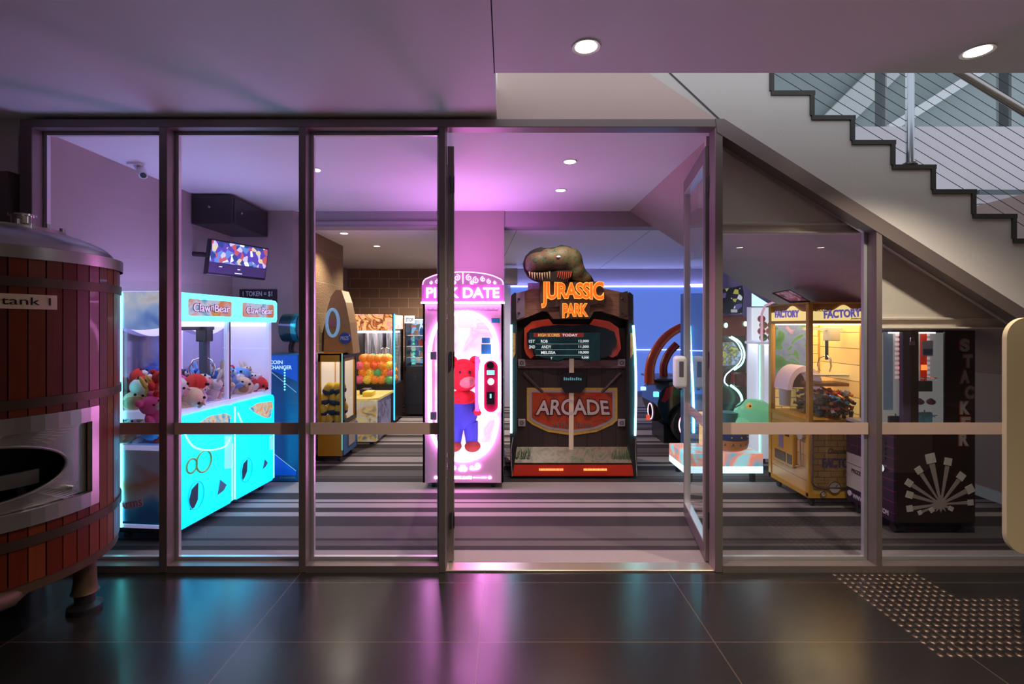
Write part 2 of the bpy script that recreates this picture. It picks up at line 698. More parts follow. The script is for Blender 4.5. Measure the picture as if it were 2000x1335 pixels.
# blue-lit back wall put in as a glowing sheet, with its light line
struct(B().box(0.1, 4.3, 10.02, 10.08, 0.3, 2.42).obj('window_blind', glow('backlit_blue_blind', (0.095, 0.175, 0.60), 0.95)))
struct(B().box(0.1, 4.3, 10.0, 10.02, 2.42, 2.445).box(0.1, 4.3, 10.0, 10.02, 1.14, 1.148).obj('trim_blind_rail', glow('blind_rail', (0.42, 0.45, 1.0), 12)))
struct(B().box(-0.01, 0.22, 9.3, 9.6, 2.43, 2.72).obj('trim_duct_box', WALLG))

# lobby outer walls
struct(B().box(-4.6, -4.5, -3.6, 3.3, 0, ZL).obj('wall_lobby_left', mat('lobby_brown_paint', (0.22, 0.17, 0.15), 0.6)))
struct(B().box(-4.6, 9.0, -3.7, -3.6, 0, ZL).obj('wall_lobby_back', mat('lobby_beige_paint', (0.42, 0.36, 0.31), 0.7)))
struct(B().box(4.72, 9.1, 3.5, 3.62, 0, 2.5).obj('wall_lobby_far_right', WALLW))
struct(B().box(9.0, 9.1, -3.6, 3.3, 0, ZL).obj('wall_lobby_right', mat('lobby_brown_paint', (0.22, 0.17, 0.15), 0.6)))
struct(B().box(-4.5, -3.285, 3.31, 3.4, 2.66, ZL).box(-4.5, -3.285, 3.33, 3.4, 0, 2.66).obj('wall_front_left', [WALLW]))
struct(B().box(-3.62, -3.40, 3.27, 3.33, 0, 2.66).box(-3.40, -3.29, 3.25, 3.33, 0, 2.66).obj('trim_left_column', ALU))

# ------------------------------------------------------------------ glazed partition
YA, YB = 3.26, 3.36
ZT = pz(232, YA)              # top of the head rail
ZTi = pz(248, YA)


def bar(x0, x1, z0, z1, name='trim_mullion', y0=YA, y1=YB):
    return struct(B().box(x0, x1, y0, y1, z0, z1, 0.003, 1).obj(name, ALU))


XL = pxx(38, YA)
bar(XL, pxx(62, YA), 0, ZTi, 'trim_left_jamb')
bar(XL, pxx(1405, YA), ZTi, ZT, 'trim_head_rail')
mull = [(310, 326), (583, 597), (857, 870)]
for a, b in mull:
    bar(pxx(a, YA), pxx(b, YA), 0.0, ZTi)
bar(pxx(1397, YA), pxx(1412, YA), 0, ZTi, 'trim_door_post')
SL = 0.632                     # slope of the stair


def zdiag(x, top=True):
    return 3.01 - SL * (x - 1.445) - (0 if top else 0.082)


XM = (pxx(1712, YA), pxx(1723, YA))
struct(B().prism([(XM[0], 0), (XM[1], 0), (XM[1], zdiag(XM[1], False)), (XM[0], zdiag(XM[0], False))], YA, YB).obj('trim_right_mullion', ALU))
struct(B().prism([(1.39, ZT), (1.445, ZT), (4.6, zdiag(4.6)), (4.6, zdiag(4.6, False)), (1.40, ZT - .09)], YA - .004, YB).obj('trim_diagonal_rail', ALU))
# sills (dark face, pale top)
for a, b in ((62, 310), (326, 583), (597, 857)):
    struct(B().box(pxx(a, YA), pxx(b, YA), YA, YB, 0, 0.045).obj('trim_sill', ALU))
struct(B().box(pxx(1412, YA), XM[0], YA, YB, 0, 0.045).box(XM[1], 4.4, YA, YB, 0, 0.045).obj('trim_sill', ALU))
struct(B().box(pxx(870, YA), pxx(1397, YA), YA + .01, YB + .02, 0, 0.012, .003, 1).obj('trim_threshold', mat('brushed_brass_threshold', (0.75, 0.62, 0.48), 0.3, metal=0.8)))
STRIP = mat('beige_vision_strip_film', (0.66, 0.47, 0.39), 0.5)
ZS0, ZS1 = pz(848, 3.33), pz(825, 3.33)


def window(n, x0, x1, ztop=None, poly=None):
    """glass pane with a slim inner sash and the pale safety strip"""
    y0, y1 = 3.325, 3.35
    zb = 0.045
    if poly is None:
        poly = [(x0, zb), (x1, zb), (x1, ztop), (x0, ztop)]
    root = bpy.data.objects.new('window_%d' % n, None)
    COL.objects.link(root)
    root.location = ((x0 + x1) / 2, 3.33, 0)
    struct(root)
    g = B().prism(poly, 3.335, 3.341).obj('pane', GLASS, root, world=True)
    # sash: inset strip along the outline
    w = 0.022
    b = B()
    N = len(poly)
    cx = sum(p[0] for p in poly) / N
    cz = sum(p[1] for p in poly) / N
    ins = []
    for i in range(N):
        p0, p1, p2 = Vector(poly[i - 1]), Vector(poly[i]), Vector(poly[(i + 1) % N])
        e1, e2 = (p1 - p0).normalized(), (p2 - p1).normalized()
        n1, n2 = Vector((-e1.y, e1.x)), Vector((-e2.y, e2.x))
        k = (n1 + n2)
        k = k / max(0.3, k.dot(n1))
        ins.append(p1 + k * w)
    for i in range(N):
        j = (i + 1) % N
        q = [poly[i], poly[j], tuple(ins[j]), tuple(ins[i])]
        b.prism(q, 3.345, YB + .012)
    b.obj('sash', ALUL, root, world=True)
    sx1 = x1
    B().box(x0 + .003, x1 - .003, 3.331, 3.3345, ZS0, ZS1).obj('vision_strip', STRIP, root, world=True)
    return root


window(1, pxx(62, YA), pxx(310, YA), ZTi)
window(2, pxx(326, YA), pxx(583, YA), ZTi)
window(3, pxx(597, YA), pxx(857, YA), ZTi)
xa, xb = pxx(1412, YA), XM[0]
window(4, xa, xb, poly=[(xa, .045), (xb, .045), (xb, zdiag(xb, False)), (xa, zdiag(xa, False))])
xa, xb = XM[1], 4.4
window(5, xa, xb, poly=[(xa, .045), (xb, .045), (xb, zdiag(xb, False)), (xa, zdiag(xa, False))])


def door(n, hx, hy, ang, sgn):
    """leaf in local x from its hinge (0) to 0.88; ang its direction"""
    root = bpy.data.objects.new('door_%d' % n, None)
    COL.objects.link(root)
    root.location = (hx, hy, 0)
    root.rotation_euler = (0, 0, ang)
    struct(root)
    L, t, zt = 0.86, 0.022, 2.87
    b = B()
    b.box(0, .055, -t, t, .02, zt, .003, 1).box(L - .055, L, -t, t, .02, zt, .003, 1)
    b.box(.055, L - .055, -t, t, .02, .13).box(.055, L - .055, -t, t, zt - .11, zt)
    b.obj('leaf_frame', ALU, root)
    B().box(.055, L - .055, -.003, .003, .13, zt - .11).obj('pane', GLASS, root)
    B().box(.055, L - .055, -.008, -.0035, ZS0, ZS1).obj('vision_strip', STRIP, root)
    e = B()
    for x0, x1, z0, z1 in ((.055, .067, .13, zt - .11), (L - .067, L - .055, .13, zt - .11), (.067, L - .067, .13, .142), (.067, L - .067, zt - .122, zt - .11)):
        e.box(x0, x1, -t - .003, t + .003, z0, z1)
    e.obj('glazing_bead', ALUL, root)
    for z in (0.25, 1.35, 2.55):
        h = B().cyl((-.012, 0, z), (-.012, 0, z + .11), .009, n=12).box(-.012, .03, -t - .003, -t, z, z + .11)
        h.obj('hinge', DARKM, root)
    return root


DR = door(1, 1.392, 3.375, PI / 2 - R(10.5), 1)
DL = door(2, -0.378, 3.375, PI / 2 + R(6.4), -1)

# dispenser hung on the open right leaf
M4 = Matrix.Translation((1.392, 3.375, 0)) @ Matrix.Rotation(PI / 2 - R(10.5), 4, 'Z')
dp = thing('soap_dispenser', 'white wall-mounted hand sanitiser dispenser fixed to the open glass door', 'dispenser', (M4 @ Vector((.72, .03, 1.12))))
b = B().box(.655, .785, .024, .125, 1.12, 1.385, .03, 4)
b.M(M4)
b.obj('housing', WHITE, dp, world=True, smooth=True)
b = B().box(.648, .655, .055, .09, 1.22, 1.345, .003, 2).M(M4)
b.obj('level_window', mat('smoky_window', (0.12, 0.11, 0.12), 0.3), dp, world=True)
b = B().box(.70, .74, .06, .09, 1.105, 1.122, .004, 1).M(M4)
b.obj('nozzle', BLACK, dp, world=True)

# ------------------------------------------------------------------ wall over the frame, stair, soffit
SC = FD / F
steps = [(1507, 178), (1590, 226), (1668, 273), (1745, 322), (1825, 371), (1903, 417), (1982, 466)]
sx = [pxx(s_[0], FD) for s_ in steps]
sz = [pz(s_[1], FD) for s_ in steps]
tr, ri = 0.2715, 0.1655
prof = []
x, z = sx[0] - 2 * tr, sz[0] + 2 * ri
STP = []
for k in range(13):
    STP.append((sx[0] + (k - 2) * tr, sz[0] - (k - 2) * ri))
top = []
for (x, z) in STP:
    top.append((x, z + ri))
    top.append((x, z))
# each step: vertical at x from z+ri down to z, then tread to x+tr


def soff(x):
    return 2.97 - .65 * (x - 1.44) if x < 2.9 else 2.02 - .5 * (x - 2.9)


endx = STP[-1][0] + tr
stairp = top + [(endx, STP[-1][1]), (endx, zdiag(endx)), (1.445, 3.01), (-.06, 4.03), (-.06, 4.6), (STP[0][0], 4.6)]
struct(B().prism(stairp, FD, FD + .14).obj('wall_stair_stringer', WALLW))
b = B()
for k, (x, z) in enumerate(STP):
    lo = soff(x) + .04
    b.box(x, x + tr + .002, FD + .14, 5.70, lo, z)
struct(b.obj('wall_stair_flight', WALLW))
b = B()
pts = [(1.44, ZC + .12), (1.44, soff(1.44)), (2.9, soff(2.9)), (4.57, soff(4.57)), (4.57, soff(4.57) + .12), (2.9, soff(2.9) + .13), (1.7, ZC + .12)]
struct(B().prism(pts, 3.37, 5.73).obj('ceiling_stair_soffit', mat('soffit_paint', (0.50, 0.37, 0.35), 0.7)))
# dark stone nosings along each step
STONE = mat('dark_step_edging', (0.045, 0.042, 0.038), 0.6, bump=.2, bscale=200)
for k, (x, z) in enumerate(STP):
    if k < 2:
        continue
    b = B().box(x - .006, x + tr + .016, FD - .012, FD + .3, z - .03, z + .0).box(x - .016, x + .012, FD - .012, FD + .16, z, z + ri - .03)
    o = b.obj('trim_step_edging', STONE)
    struct(o)
struct(B().prism([(-.06, ZT - .03), (1.445, ZT - .03), (1.445, 3.01), (-.06, 4.03)], FD, FD + .12).obj('wall_over_door', mat('cream_wall_paint', (0.66, 0.50, 0.44), 0.7, vary=.03)))
struct(B().prism([(1.0, pz(146, FD) + .1), (1.018, pz(146, FD) + .1), (1.463, 3.01), (1.445, 3.01)], FD - .002, FD).obj('trim_wall_joint', DARKM))
# infill panels behind the raking glass
INF = mat('infill_panel_paint', (0.80, 0.68, 0.58), 0.7)
for n, (a, b_, zt) in enumerate(((1.47, 2.46, 457), (2.54, 3.5, 642))):
    D = 3.46
    z0 = pz(zt, D)
    b = B().prism([(a - .06, z0 + .07), (b_ + .06, z0 + .07), (b_ + .06, zdiag(b_ + .06) - .05), (a - .06, zdiag(a - .06) - .05)] if n == 0 else
                  [(a + .03, z0 + .07), (3.62, z0 + .07), (a + .03, zdiag(a) - .06)], D, D + .03)
    struct(b.obj('wall_infill_panel', INF))
    xe = b_ + .06 if n == 0 else 3.7
    a = a if n == 0 else a + .09
    b = B().box(a - .06, xe, D - .02, D + .02, z0 + .062, z0 + .08, .004, 1).box(a - .06, xe, D + .005, D + .05, z0 + .012, z0 + .062).box(a - .06, xe, D - .03, D + .02, z0, z0 + .014, .004, 1)
    struct(b.obj('trim_infill_rail', INF))
# far stairwell wall and its windows
struct(B().box(2.3, 9.0, 5.98, 6.12, 2.45, pz(245, 5.95)).obj('wall_stairwell', mat('pale_stairwell_wall', (0.62, 0.60, 0.66), 0.8, bump=.15, bscale=250)))
b = B()
zs = pz(245, 5.95)
for px in (1727, 1975):
    x = pxx(px, 5.95)
    b.box(x, x + .035, 5.98, 6.1, zs, 5.2)
struct(b.obj('window_6', mat('dark_window_frame', (0.09, 0.11, 0.12), .4, metal=.5)))
b = B()
for px in (1737, 1984):
    x = pxx(px, 5.95)
    b.box(x + .01, x + .085, 6.1, 6.2, zs, 5.2)
struct(b.obj('trim_window_post', mat('grey_window_post', (0.30, 0.33, 0.35), .5)))
# building masses seen through the stairwell windows
GB = mat('grey_green_panel_outside', (0.30, 0.37, 0.38), .8, vary=.06)
LB = mat('pale_beam_outside', (0.56, 0.62, 0.64), .7)
p1 = [at(1500, 150, 8), at(1740, 150, 8), at(1600, 248, 8), at(1560, 280, 8)]
struct(B().prism([(3.0, 3.2), (12.5, 3.2), (12.5, 7.0), (3.0, 7.0)], 8.6, 8.8).obj('wall_outside', GB))


def beam(a, b_, D, w, m):
    p, q = at(a[0], a[1], D), at(b_[0], b_[1], D)
    d = (q - p).normalized()
    n = Vector((-d.z, 0, d.x)) * w / 2
    return struct(B().prism([((p + n).x, (p + n).z), ((q + n).x, (q + n).z), ((q - n).x, (q - n).z), ((p - n).x, (p - n).z)], D, D + .1).obj('trim_outside_brace', m))


beam((1570, 300), (1780, 90), 8.4, .42, LB)
beam((1740, 250), (1990, 92), 8.3, .14, mat('bright_brace', (0.72, 0.78, 0.82), .6))
struct(B().box(pxx(1907, 5.9), 9.0, 5.86, 5.9, pz(380, 5.9), pz(372, 5.9)).box(pxx(1907, 5.9), 9, 5.88, 5.9, pz(400, 5.9), pz(398, 5.9)).obj('trim_stairwell_rail', mat('dark_window_frame', (.09, .11, .12), .4)))
struct(B().box(-.3, 9.2, 2.5, 9.5, 6.6, 6.7).obj('ceiling_stairwell', WHITE_CEIL))

# balustrade
YR = FD + .09
bal = thing('stair_balustrade', 'steel stair balustrade with thin wire cables above the stepped edge', 'balustrade', (pxx(1777, YR), YR, pz(320, YR)))
xp = pxx(1777, YR)
B().cyl((xp, YR, pz(322, YR)), (xp, YR, pz(322, YR) + 1.02), .026, n=20).obj('post', mat('post_steel', (.45, .5, .55), .22, metal=.9), bal, smooth=True, world=True)
B().cyl((xp, YR, pz(322, YR)), (xp, YR, pz(322, YR) + .012), .045, n=20).obj('post_foot', STEEL, bal, smooth=True, world=True)
hx0, hz0 = pxx(1897, YR), pz(155, YR)
B().tube([(hx0 - 1.2, YR, hz0 + 1.2 * .61), (hx0 + 1.6, YR, hz0 - 1.6 * .61)], .026, 14).obj('handrail', STEEL, bal, smooth=True, world=True)
for k in range(14):
    z0 = pz(322, YR) + .06 + k * .076
    p, q = (xp - 1.1, YR, z0 + 1.1 * .61), (xp + 1.4, YR, z0 - 1.4 * .61)
    # a cable starts where the steps allow it
    pts = []
    for i in range(101):
        t = i / 100
        x = p[0] + (q[0] - p[0]) * t
        z = p[2] + (q[2] - p[2]) * t
        kk = (x - STP[0][0]) / tr
        zst = STP[0][1] - math.floor(kk) * ri
        if z > zst + .004:
            pts.append((x, YR, z))
        else:
            if len(pts) > 3:
                break
            pts = []
    if len(pts) > 3:
        B().tube([pts[0], pts[-1]], .0022, 6).obj('cable', DARKM, bal, world=True)

# ------------------------------------------------------------------ downlights


def downlight(x, y, z, pw, label, r=.055, es=14, col=(1.0, .86, .70), grp='recessed ceiling downlights'):
    t = thing('ceiling_light', label, 'ceiling light', (x, y, z - .004), group=grp)
    B().lathe([(r, 0), (r * 1.28, -.004), (r * 1.35, .003), (r, .003)], (0, 0, 0), 28).obj('trim_ring', WHITE, t, smooth=True)
    B().cyl((0, 0, -.001), (0, 0, .002), r * .98, n=24).obj('diffuser', glow('downlight_glow_%s' % ('a' if es > 10 else 'b'), col, es), t)
    if pw:
        l = bpy.data.lights.new('downlight_beam', 'SPOT')
        l.energy = pw * (5.5 if z > 3 else 4.5 if z > 2.9 else 12 if y > 8 else 3.2)
        l.color = col
        l.spot_size = R(168 if y > 8 else 120)
        l.spot_blend = .7
        l.shadow_soft_size = .05
        lo = bpy.data.objects.new('downlight_beam', l)
        COL.objects.link(lo)
        lo.parent = t
        lo.location = (0, 0, -.03)
    return t


downlight(.40, 2.45, ZL, 26, 'bright recessed downlight in the lobby ceiling above the open doors')
downlight(2.39, 2.49, ZL, 26, 'bright recessed downlight in the lobby ceiling near the stair, at the right')
for x, y in ((.4, .2), (2.39, .2), (4.17, -2.1), (5.62, -2.1)):
    downlight(x, y, ZL, 22 if y > 0 else 60, 'recessed downlight of the lobby ceiling, %s' % {.4: 'just above the viewpoint', 2.39: 'to the right of the viewpoint', 4.17: 'reflected left in the raking pane', 5.62: 'reflected right in the raking pane'}[x])
p = at(615, 331, 1.33 * F / 304)
downlight(p.x, p.y, ZC, 8, 'small downlight in the arcade ceiling behind the second mullion from the left', .045, 14)
p = at(1113, 315, 1.33 * F / 320)
downlight(p.x, p.y, ZC, 9, 'nearer of the two arcade ceiling downlights above the dinosaur cabinet', .045, 14)
p = at(1095, 371, 1.33 * F / 264)
downlight(p.x, p.y, ZC, 9, 'farther of the two arcade ceiling downlights above the dinosaur cabinet', .045, 14)
p = at(672, 455, 1.16 * F / 180)
downlight(p.x, p.y, ZB, 30, 'small downlight in the rear ceiling close to the rough block wall', .045, 14)
p = at(736, 480, 1.16 * F / 155)
downlight(p.x, p.y, ZB, 16, 'small dimmer downlight in the rear ceiling, farthest from the rough block wall', .04, 14)

downlight(-1.02, 8.5, ZB, 30, 'downlight in the rear ceiling in front of the block wall, hidden by the door post', .04, 14)  # extra lamp added out of sight to light the back block wall
# painting on the lobby's back wall (shows as a reflection in the raking pane)
pt = thing('painting', 'abstract red and orange canvas painting reflected in the raking glass pane', 'painting', (6.9, -3.57, 1.9))
B().box(5.9, 8.1, -3.595, -3.56, 1.8, 2.83).obj('canvas', art('abstract_canvas', [(.5, .1, .08), (.8, .45, .25), (.85, .7, .45), (.35, .1, .12), (.2, .12, .16)], 1.6), pt, world=True)

# ================================================================== BREWING TANK (lobby, left)
TX, TY, TR = -2.80, 2.60, 0.60
tank = thing('brewing_tank', 'tall timber-clad brewing tank with steel hatch and steel hoops standing in the lobby', 'tank', (TX, TY, 0))
CLAD = mat('red_brown_stave', (0.30, 0.045, 0.015), 0.32, coat=0.12, spec=.35)
nt = CLAD.node_tree
p = nt.nodes['Principled BSDF']
ge = nt.nodes.new('ShaderNodeNewGeometry')
tc = nt.nodes.new('ShaderNodeTexCoord')
mp = nt.nodes.new('ShaderNodeMapping')
mp.inputs['Scale'].default_value = (30, 30, 1.6)
nn = nt.nodes.new('ShaderNodeTexNoise')
nn.inputs['Scale'].default_value = 1.2
nn.inputs['Detail'].default_value = 6
rr = ramp(nt, [(.0, (.075, .006, .002)), (.45, (.14, .016, .003)), (.75, (.20, .034, .007)), (1.0, (.105, .010, .003))])
ma = nt.nodes.new('ShaderNodeMath')
ma.operation = 'MULTIPLY_ADD'
ma.inputs[1].default_value = 0.55
nt.links.new(ge.outputs['Random Per Island'], ma.inputs[0])
sc_ = nt.nodes.new('ShaderNodeMath')
sc_.operation = 'MULTIPLY'
sc_.inputs[1].default_value = 0.5
nt.links.new(tc.outputs['Object'], mp.inputs[0])
nt.links.new(mp.outputs[0], nn.inputs['Vector'])
nt.links.new(nn.outputs['Fac'], sc_.inputs[0])
nt.links.new(sc_.outputs[0], ma.inputs[2])
nt.links.new(ma.outputs[0], rr.inputs['Fac'])
nt.links.new(rr.outputs['Color'], p.inputs['Base Color'])
zt, zb = 1.96, 0.42
NS = 54


def wall_arc(b, a0, a1, r0, r1, z0, z1, n=1):
    """slab following the tank's curve"""
    vs = []
    for i in range(n + 1):
        a = a0 + (a1 - a0) * i / n
        for r in (r0, r1):
            for z in (z0, z1):
                vs.append((r * math.cos(a), r * math.sin(a), z))
    fs = []
    for i in range(n):
        o = i * 4
        fs += [(o, o + 1, o + 5, o + 4), (o + 2, o + 6, o + 7, o + 3), (o, o + 4, o + 6, o + 2), (o + 1, o + 3, o + 7, o + 5)]
    fs += [(0, 2, 3, 1), (n * 4, n * 4 + 1, n * 4 + 3, n * 4 + 2)]
    b.add(vs, fs)


def taz(px):
    """azimuth on the tank where the picture shows column px"""
    k = (px - 988) / F
    best = None
    for i in range(3600):
        a = -PI / 2 - 1.6 + 3.2 * i / 3600 + 0.5
        x, y = TX + TR * math.cos(a), TY + TR * math.sin(a)
        nx, ny = math.cos(a), math.sin(a)
        if nx * (-x) + ny * (-y) <= 0:
            continue
        e = abs(x / y - k)
        if best is None or e < best[0]:
            best = (e, a)
    return best[1]


aR, aO, aF = taz(188), taz(133), taz(172)
aC = aO - .62
half = aR - aC
b = B()
for k in range(NS):
    a0 = 2 * PI * k / NS
    a1 = 2 * PI * (k + 1) / NS - .006
    am = ((a0 + a1) / 2 - aC + PI) % (2 * PI) - PI
    rr_ = TR - .002 - random.random() * .002
    if abs(am) < half - .04:
        wall_arc(b, a0 + .003, a1, TR - .03, rr_, zb, .74)
        wall_arc(b, a0 + .003, a1, TR - .03, rr_, 1.16, zt)
    else:
        wall_arc(b, a0 + .003, a1, TR - .03, rr_, zb, zt)
b.obj('stave_cladding', CLAD, tank)
B().lathe([(0, zb + .02), (TR - .032, zb + .02), (TR - .032, .72), (TR - .2, .72), (TR - .2, 1.18), (TR - .032, 1.18), (TR - .032, zt + .01), (0, zt + .01)], (0, 0, 0), 60).obj('vessel', BLACKM, tank, smooth=True)
dome = [(TR + .012, zt - .005), (TR + .014, zt + .055), (TR - .005, zt + .06), (TR - .03, zt + .062)]
for i in range(11):
    t = i / 10
    dome.append(((TR - .03) * math.cos(t * PI / 2), zt + .062 + .155 * math.sin(t * PI / 2)))
B().lathe(dome, (0, 0, 0), 72).obj('domed_lid', STEEL, tank, smooth=True)
for z in (1.845, 1.27, 0.615):
    h = B().lathe([(TR - .004, z - .023), (TR + .006, z - .023), (TR + .006, z + .023), (TR - .004, z + .023)], (0, 0, 0), 72)
    h.obj('hoop', mat('dull_bronze_hoop', (0.10, 0.065, 0.045), .45, metal=.8), tank, smooth=True)
B().lathe([(TR - .03, zb - .06), (TR - .01, zb - .05), (TR - .01, zb + .01)], (0, 0, 0), 60).obj('bottom_rim', mat('rusty_rim', (.10, .05, .03), .6, metal=.5, vary=.4, vscale=12), tank, smooth=True)
B().cyl((0, 0, zb - .045), (0, 0, zb - .04), TR - .03, n=60).obj('underside', BLACKM, tank)
# manway ring and sight glass on the lid
fl = B().lathe([(.24, 2.135), (.27, 2.135), (.27, 2.155), (.24, 2.155)], (0.10, 0.02, 0), 36)
for k in range(12):
    a = 2 * PI * k / 12
    fl.cyl((.1 + .255 * math.cos(a), .02 + .255 * math.sin(a), 2.15), (.1 + .255 * math.cos(a), .02 + .255 * math.sin(a), 2.18), .012, n=8)
fl.obj('manway_flange', STEEL, tank, smooth=True)
sg = B().lathe([(.045, 2.12), (.045, 2.22), (.038, 2.22), (.038, 2.12)], (.245, .0, 0), 20)
sg.obj('sight_collar', mat('polished_steel', (.6, .55, .5), .12, metal=1), tank, smooth=True)
B().lathe([(.038, 2.215), (.058, 2.215), (.058, 2.225), (.038, 2.225)], (.245, 0, 0), 20).obj('collar_lip', CHROME, tank, smooth=True)
B().cyl((.335, -.06, 2.10), (.335, -.06, 2.165), .022, n=14).obj('vent_cap', CHROME, tank, smooth=True)


# hatch: steel surround, recessed plate with an oval mouth
b = B()
z0, z1 = .69, 1.21
fw = .075
wall_arc(b, aC - half, aC + half, TR - .01, TR + .016, z1 - fw, z1 + .0, 20)
wall_arc(b, aC - half, aC + half, TR - .01, TR + .016, z0, z0 + fw, 20)
wall_arc(b, aC + half - .075, aC + half, TR - .01, TR + .0155, z0 + fw, z1 - fw, 3)
wall_arc(b, aC - half, aC - half + .075, TR - .01, TR + .0155, z0 + fw, z1 - fw, 3)
b.obj('hatch_surround', mat('worn_stainless', (.46, .43, .42), .3, metal=.9, vary=.2, vscale=5), tank, smooth=False)
ho = aO - aC
b = B()
zc, hz = .95, .135
n = 48
Lx, Lz = half - .07, (z1 - z0) / 2 - fw + .004
vs, fs = [], []
NR = 8
for i in range(n):
    a = 2 * PI * i / n
    ca, sa = math.cos(a), math.sin(a)
    m_ = max(abs(ca), abs(sa))
    for q_ in range(NR + 1):
        t = q_ / NR
        ua = ho * ca * (1 - t) + Lx * ca / m_ * t
        uz = hz * sa * (1 - t) + Lz * sa / m_ * t
        r = TR - .018
        vs.append((r * math.cos(aC + ua), r * math.sin(aC + ua), zc + uz))
for i in range(n):
    j = (i + 1) % n
    for q_ in range(NR):
        fs.append((i * (NR + 1) + q_, j * (NR + 1) + q_, j * (NR + 1) + q_ + 1, i * (NR + 1) + q_ + 1))
b = B()
b.add(vs, fs)
b.obj('hatch_plate', STEEL, tank)
rim = []
for i in range(48):
    a = 2 * PI * i / 48
    aa = aC + ho * math.cos(a)
    rim.append(((TR - .012) * math.cos(aa), (TR - .012) * math.sin(aa), zc + hz * math.sin(a)))
B().tube(rim, .007, 8, True).obj('hatch_rim', STEEL, tank, smooth=True)
b = B()
wall_arc(b, aC - ho * .9, aC + ho * .80, TR - .11, TR - .09, .86, .93, 14)
b.obj('hatch_inner_shelf', mat('dim_steel', (.20, .18, .17), .4, metal=.7), tank)
ab = taz(140)
q = Vector((math.cos(ab), math.sin(ab), 0))
B().cyl(q * (TR - .018) + Vector((0, 0, .815)), q * (TR + .02) + Vector((0, 0, .815)), .014, n=14).obj('hatch_bolt', CHROME, tank, smooth=True)
# name plate
aP1 = taz(110)
b = B()
wall_arc(b, aP1 - .62, aP1, TR + .001, TR + .006, 1.717, 1.787, 12)
b.obj('name_plate', mat('tarnished_brass_plate', (.85, .66, .42), .5, metal=.0, vary=.15, vscale=20), tank)
vs0, fs0 = textmesh('beer tank 1', bold=.004)
xs = [v.x for v in vs0]
w0 = max(xs) - min(xs)
b = B()
ww = .335
vv = []
for v in vs0:
    u = (v.x - max(xs)) / w0 * ww / TR
    a = aP1 - .045 + u
    r = TR + .0085
    vv.append((r * math.cos(a), r * math.sin(a), 1.737 + v.y * .052))
b.add(vv, fs0)
b.obj('name_lettering', BLACKM, tank, recalc=False)
# legs: three, one visible at the right
for ang in (R(33), R(153), R(273)):
    lx, ly = .44 * math.cos(ang), .44 * math.sin(ang)
    if ang == R(273):
        lx, ly = -.1, -.42
    g = B().lathe([(.045, zb - .04), (.05, .30), (.055, .16), (.062, .11), (.066, .105)], (lx, ly, 0), 20)
    leg = g.obj('leg', mat('rusty_leg', (.14, .085, .05), .55, metal=.6, vary=.4, vscale=15), tank, smooth=True)
    B().lathe([(.0, 0), (.085, 0), (.085, .03), (.05, .045), (.05, .10), (.07, .105), (0, .11)], (lx, ly, 0), 20).obj('foot', DARKM, leg, smooth=True)
pp = at(22, 1167, 2.30)
q = Vector((pp.x - TX, pp.y - TY, pp.z))
RUST = mat('rusty_leg', (.14, .085, .05), .55)
B().lathe([(.04, 0), (.04, .10), (.033, .10), (.033, 0)], (0, 0, 0), 20).M(Matrix.Translation(q) @ Matrix.Rotation(R(80), 4, 'X')).obj('outlet_pipe', RUST, tank, smooth=True)
B().tube(smooth_path([q + Vector((0, -.005, 0)), q + Vector((.0, .05, .02)), q + Vector((.03, .09, .06)), (q.x + .04, q.y + .10, zb)], 4), .036, 12).obj('outlet_elbow', RUST, tank, smooth=True)

# ================================================================== CREAM PANEL (lobby, right edge)
cp = thing('display_panel', 'cream rounded upright panel on a slim stand cut off by the right edge', 'panel', (3.02, 2.62, 0))
XP = pxx(1957, 2.625)
pr = rrect(XP, XP + .86, pz(1082, 2.6), pz(620, 2.6), .11, 10)
b = B().prism(pr, 2.60, 2.625)
b.obj('board', mat('cream_laminate', (.62, .50, .30), .45), cp, world=True, smooth=True)
B().cyl((3.05, 2.65, .03), (3.05, 2.65, .9), .025).obj('pedestal', DARKM, cp, world=True, smooth=True)
B().cyl((3.05, 2.65, 0), (3.05, 2.65, .03), .17, n=32).obj('base_plate', DARKM, cp, world=True, smooth=True)

# ================================================================== TACTILE STUDS
stud = B().lathe([(.0175, 0), (.0165, .002), (.0125, .005), (0, .005)], (0, 0, 0), 14).obj('tactile_stud', mat('bronze_stud', (.16, .11, .085), .28, metal=.85), smooth=True)
sp_ = []
for r_ in range(17):
    y = 3.235 - r_ * .0492
    x = 2.165
    while True:
        if r_ < 6 and x > 2.74:
            break
        if (x * F / y + 988) > 1999:
            break
        sp_.append((x, y, r_, int(round((x - 2.165) / .0492))))
        x += .0492
first = True
for x, y, r_, c_ in sp_:
    o = stud if first else stud.copy()
    if not first:
        COL.objects.link(o)
    first = False
    o.location = (x, y, .0)
    tag(o, 'round metal floor stud, %s from the left in the %s row from the glass' % (ORD[c_], ORD[r_]), 'tactile stud', 'tactile studs on the lobby floor')

# ================================================================== CLAW MACHINE (cyan, double)
CA = R(84.5)
cl = thing('claw_machine', 'double claw machine with glowing cyan panels full of plush toys by the left wall', 'claw machine', (-2.50, 3.72, 0), CA)
MC = Matrix.Translation(cl.location) @ Matrix.Rotation(CA, 4, 'Z')
MCi = MC.inverted()


def cf(px, py):
    """local x,z on the claw machine's front plane for pixel px,py"""
    d = Vector(((px - 988) / F, 1, -(py - 635) / F))
    o = MCi @ Vector((0, 0, H))
    dd = MCi.to_3x3() @ d
    t = (0 - o.y) / dd.y
    q = o + dd * t
    return q.x, q.z


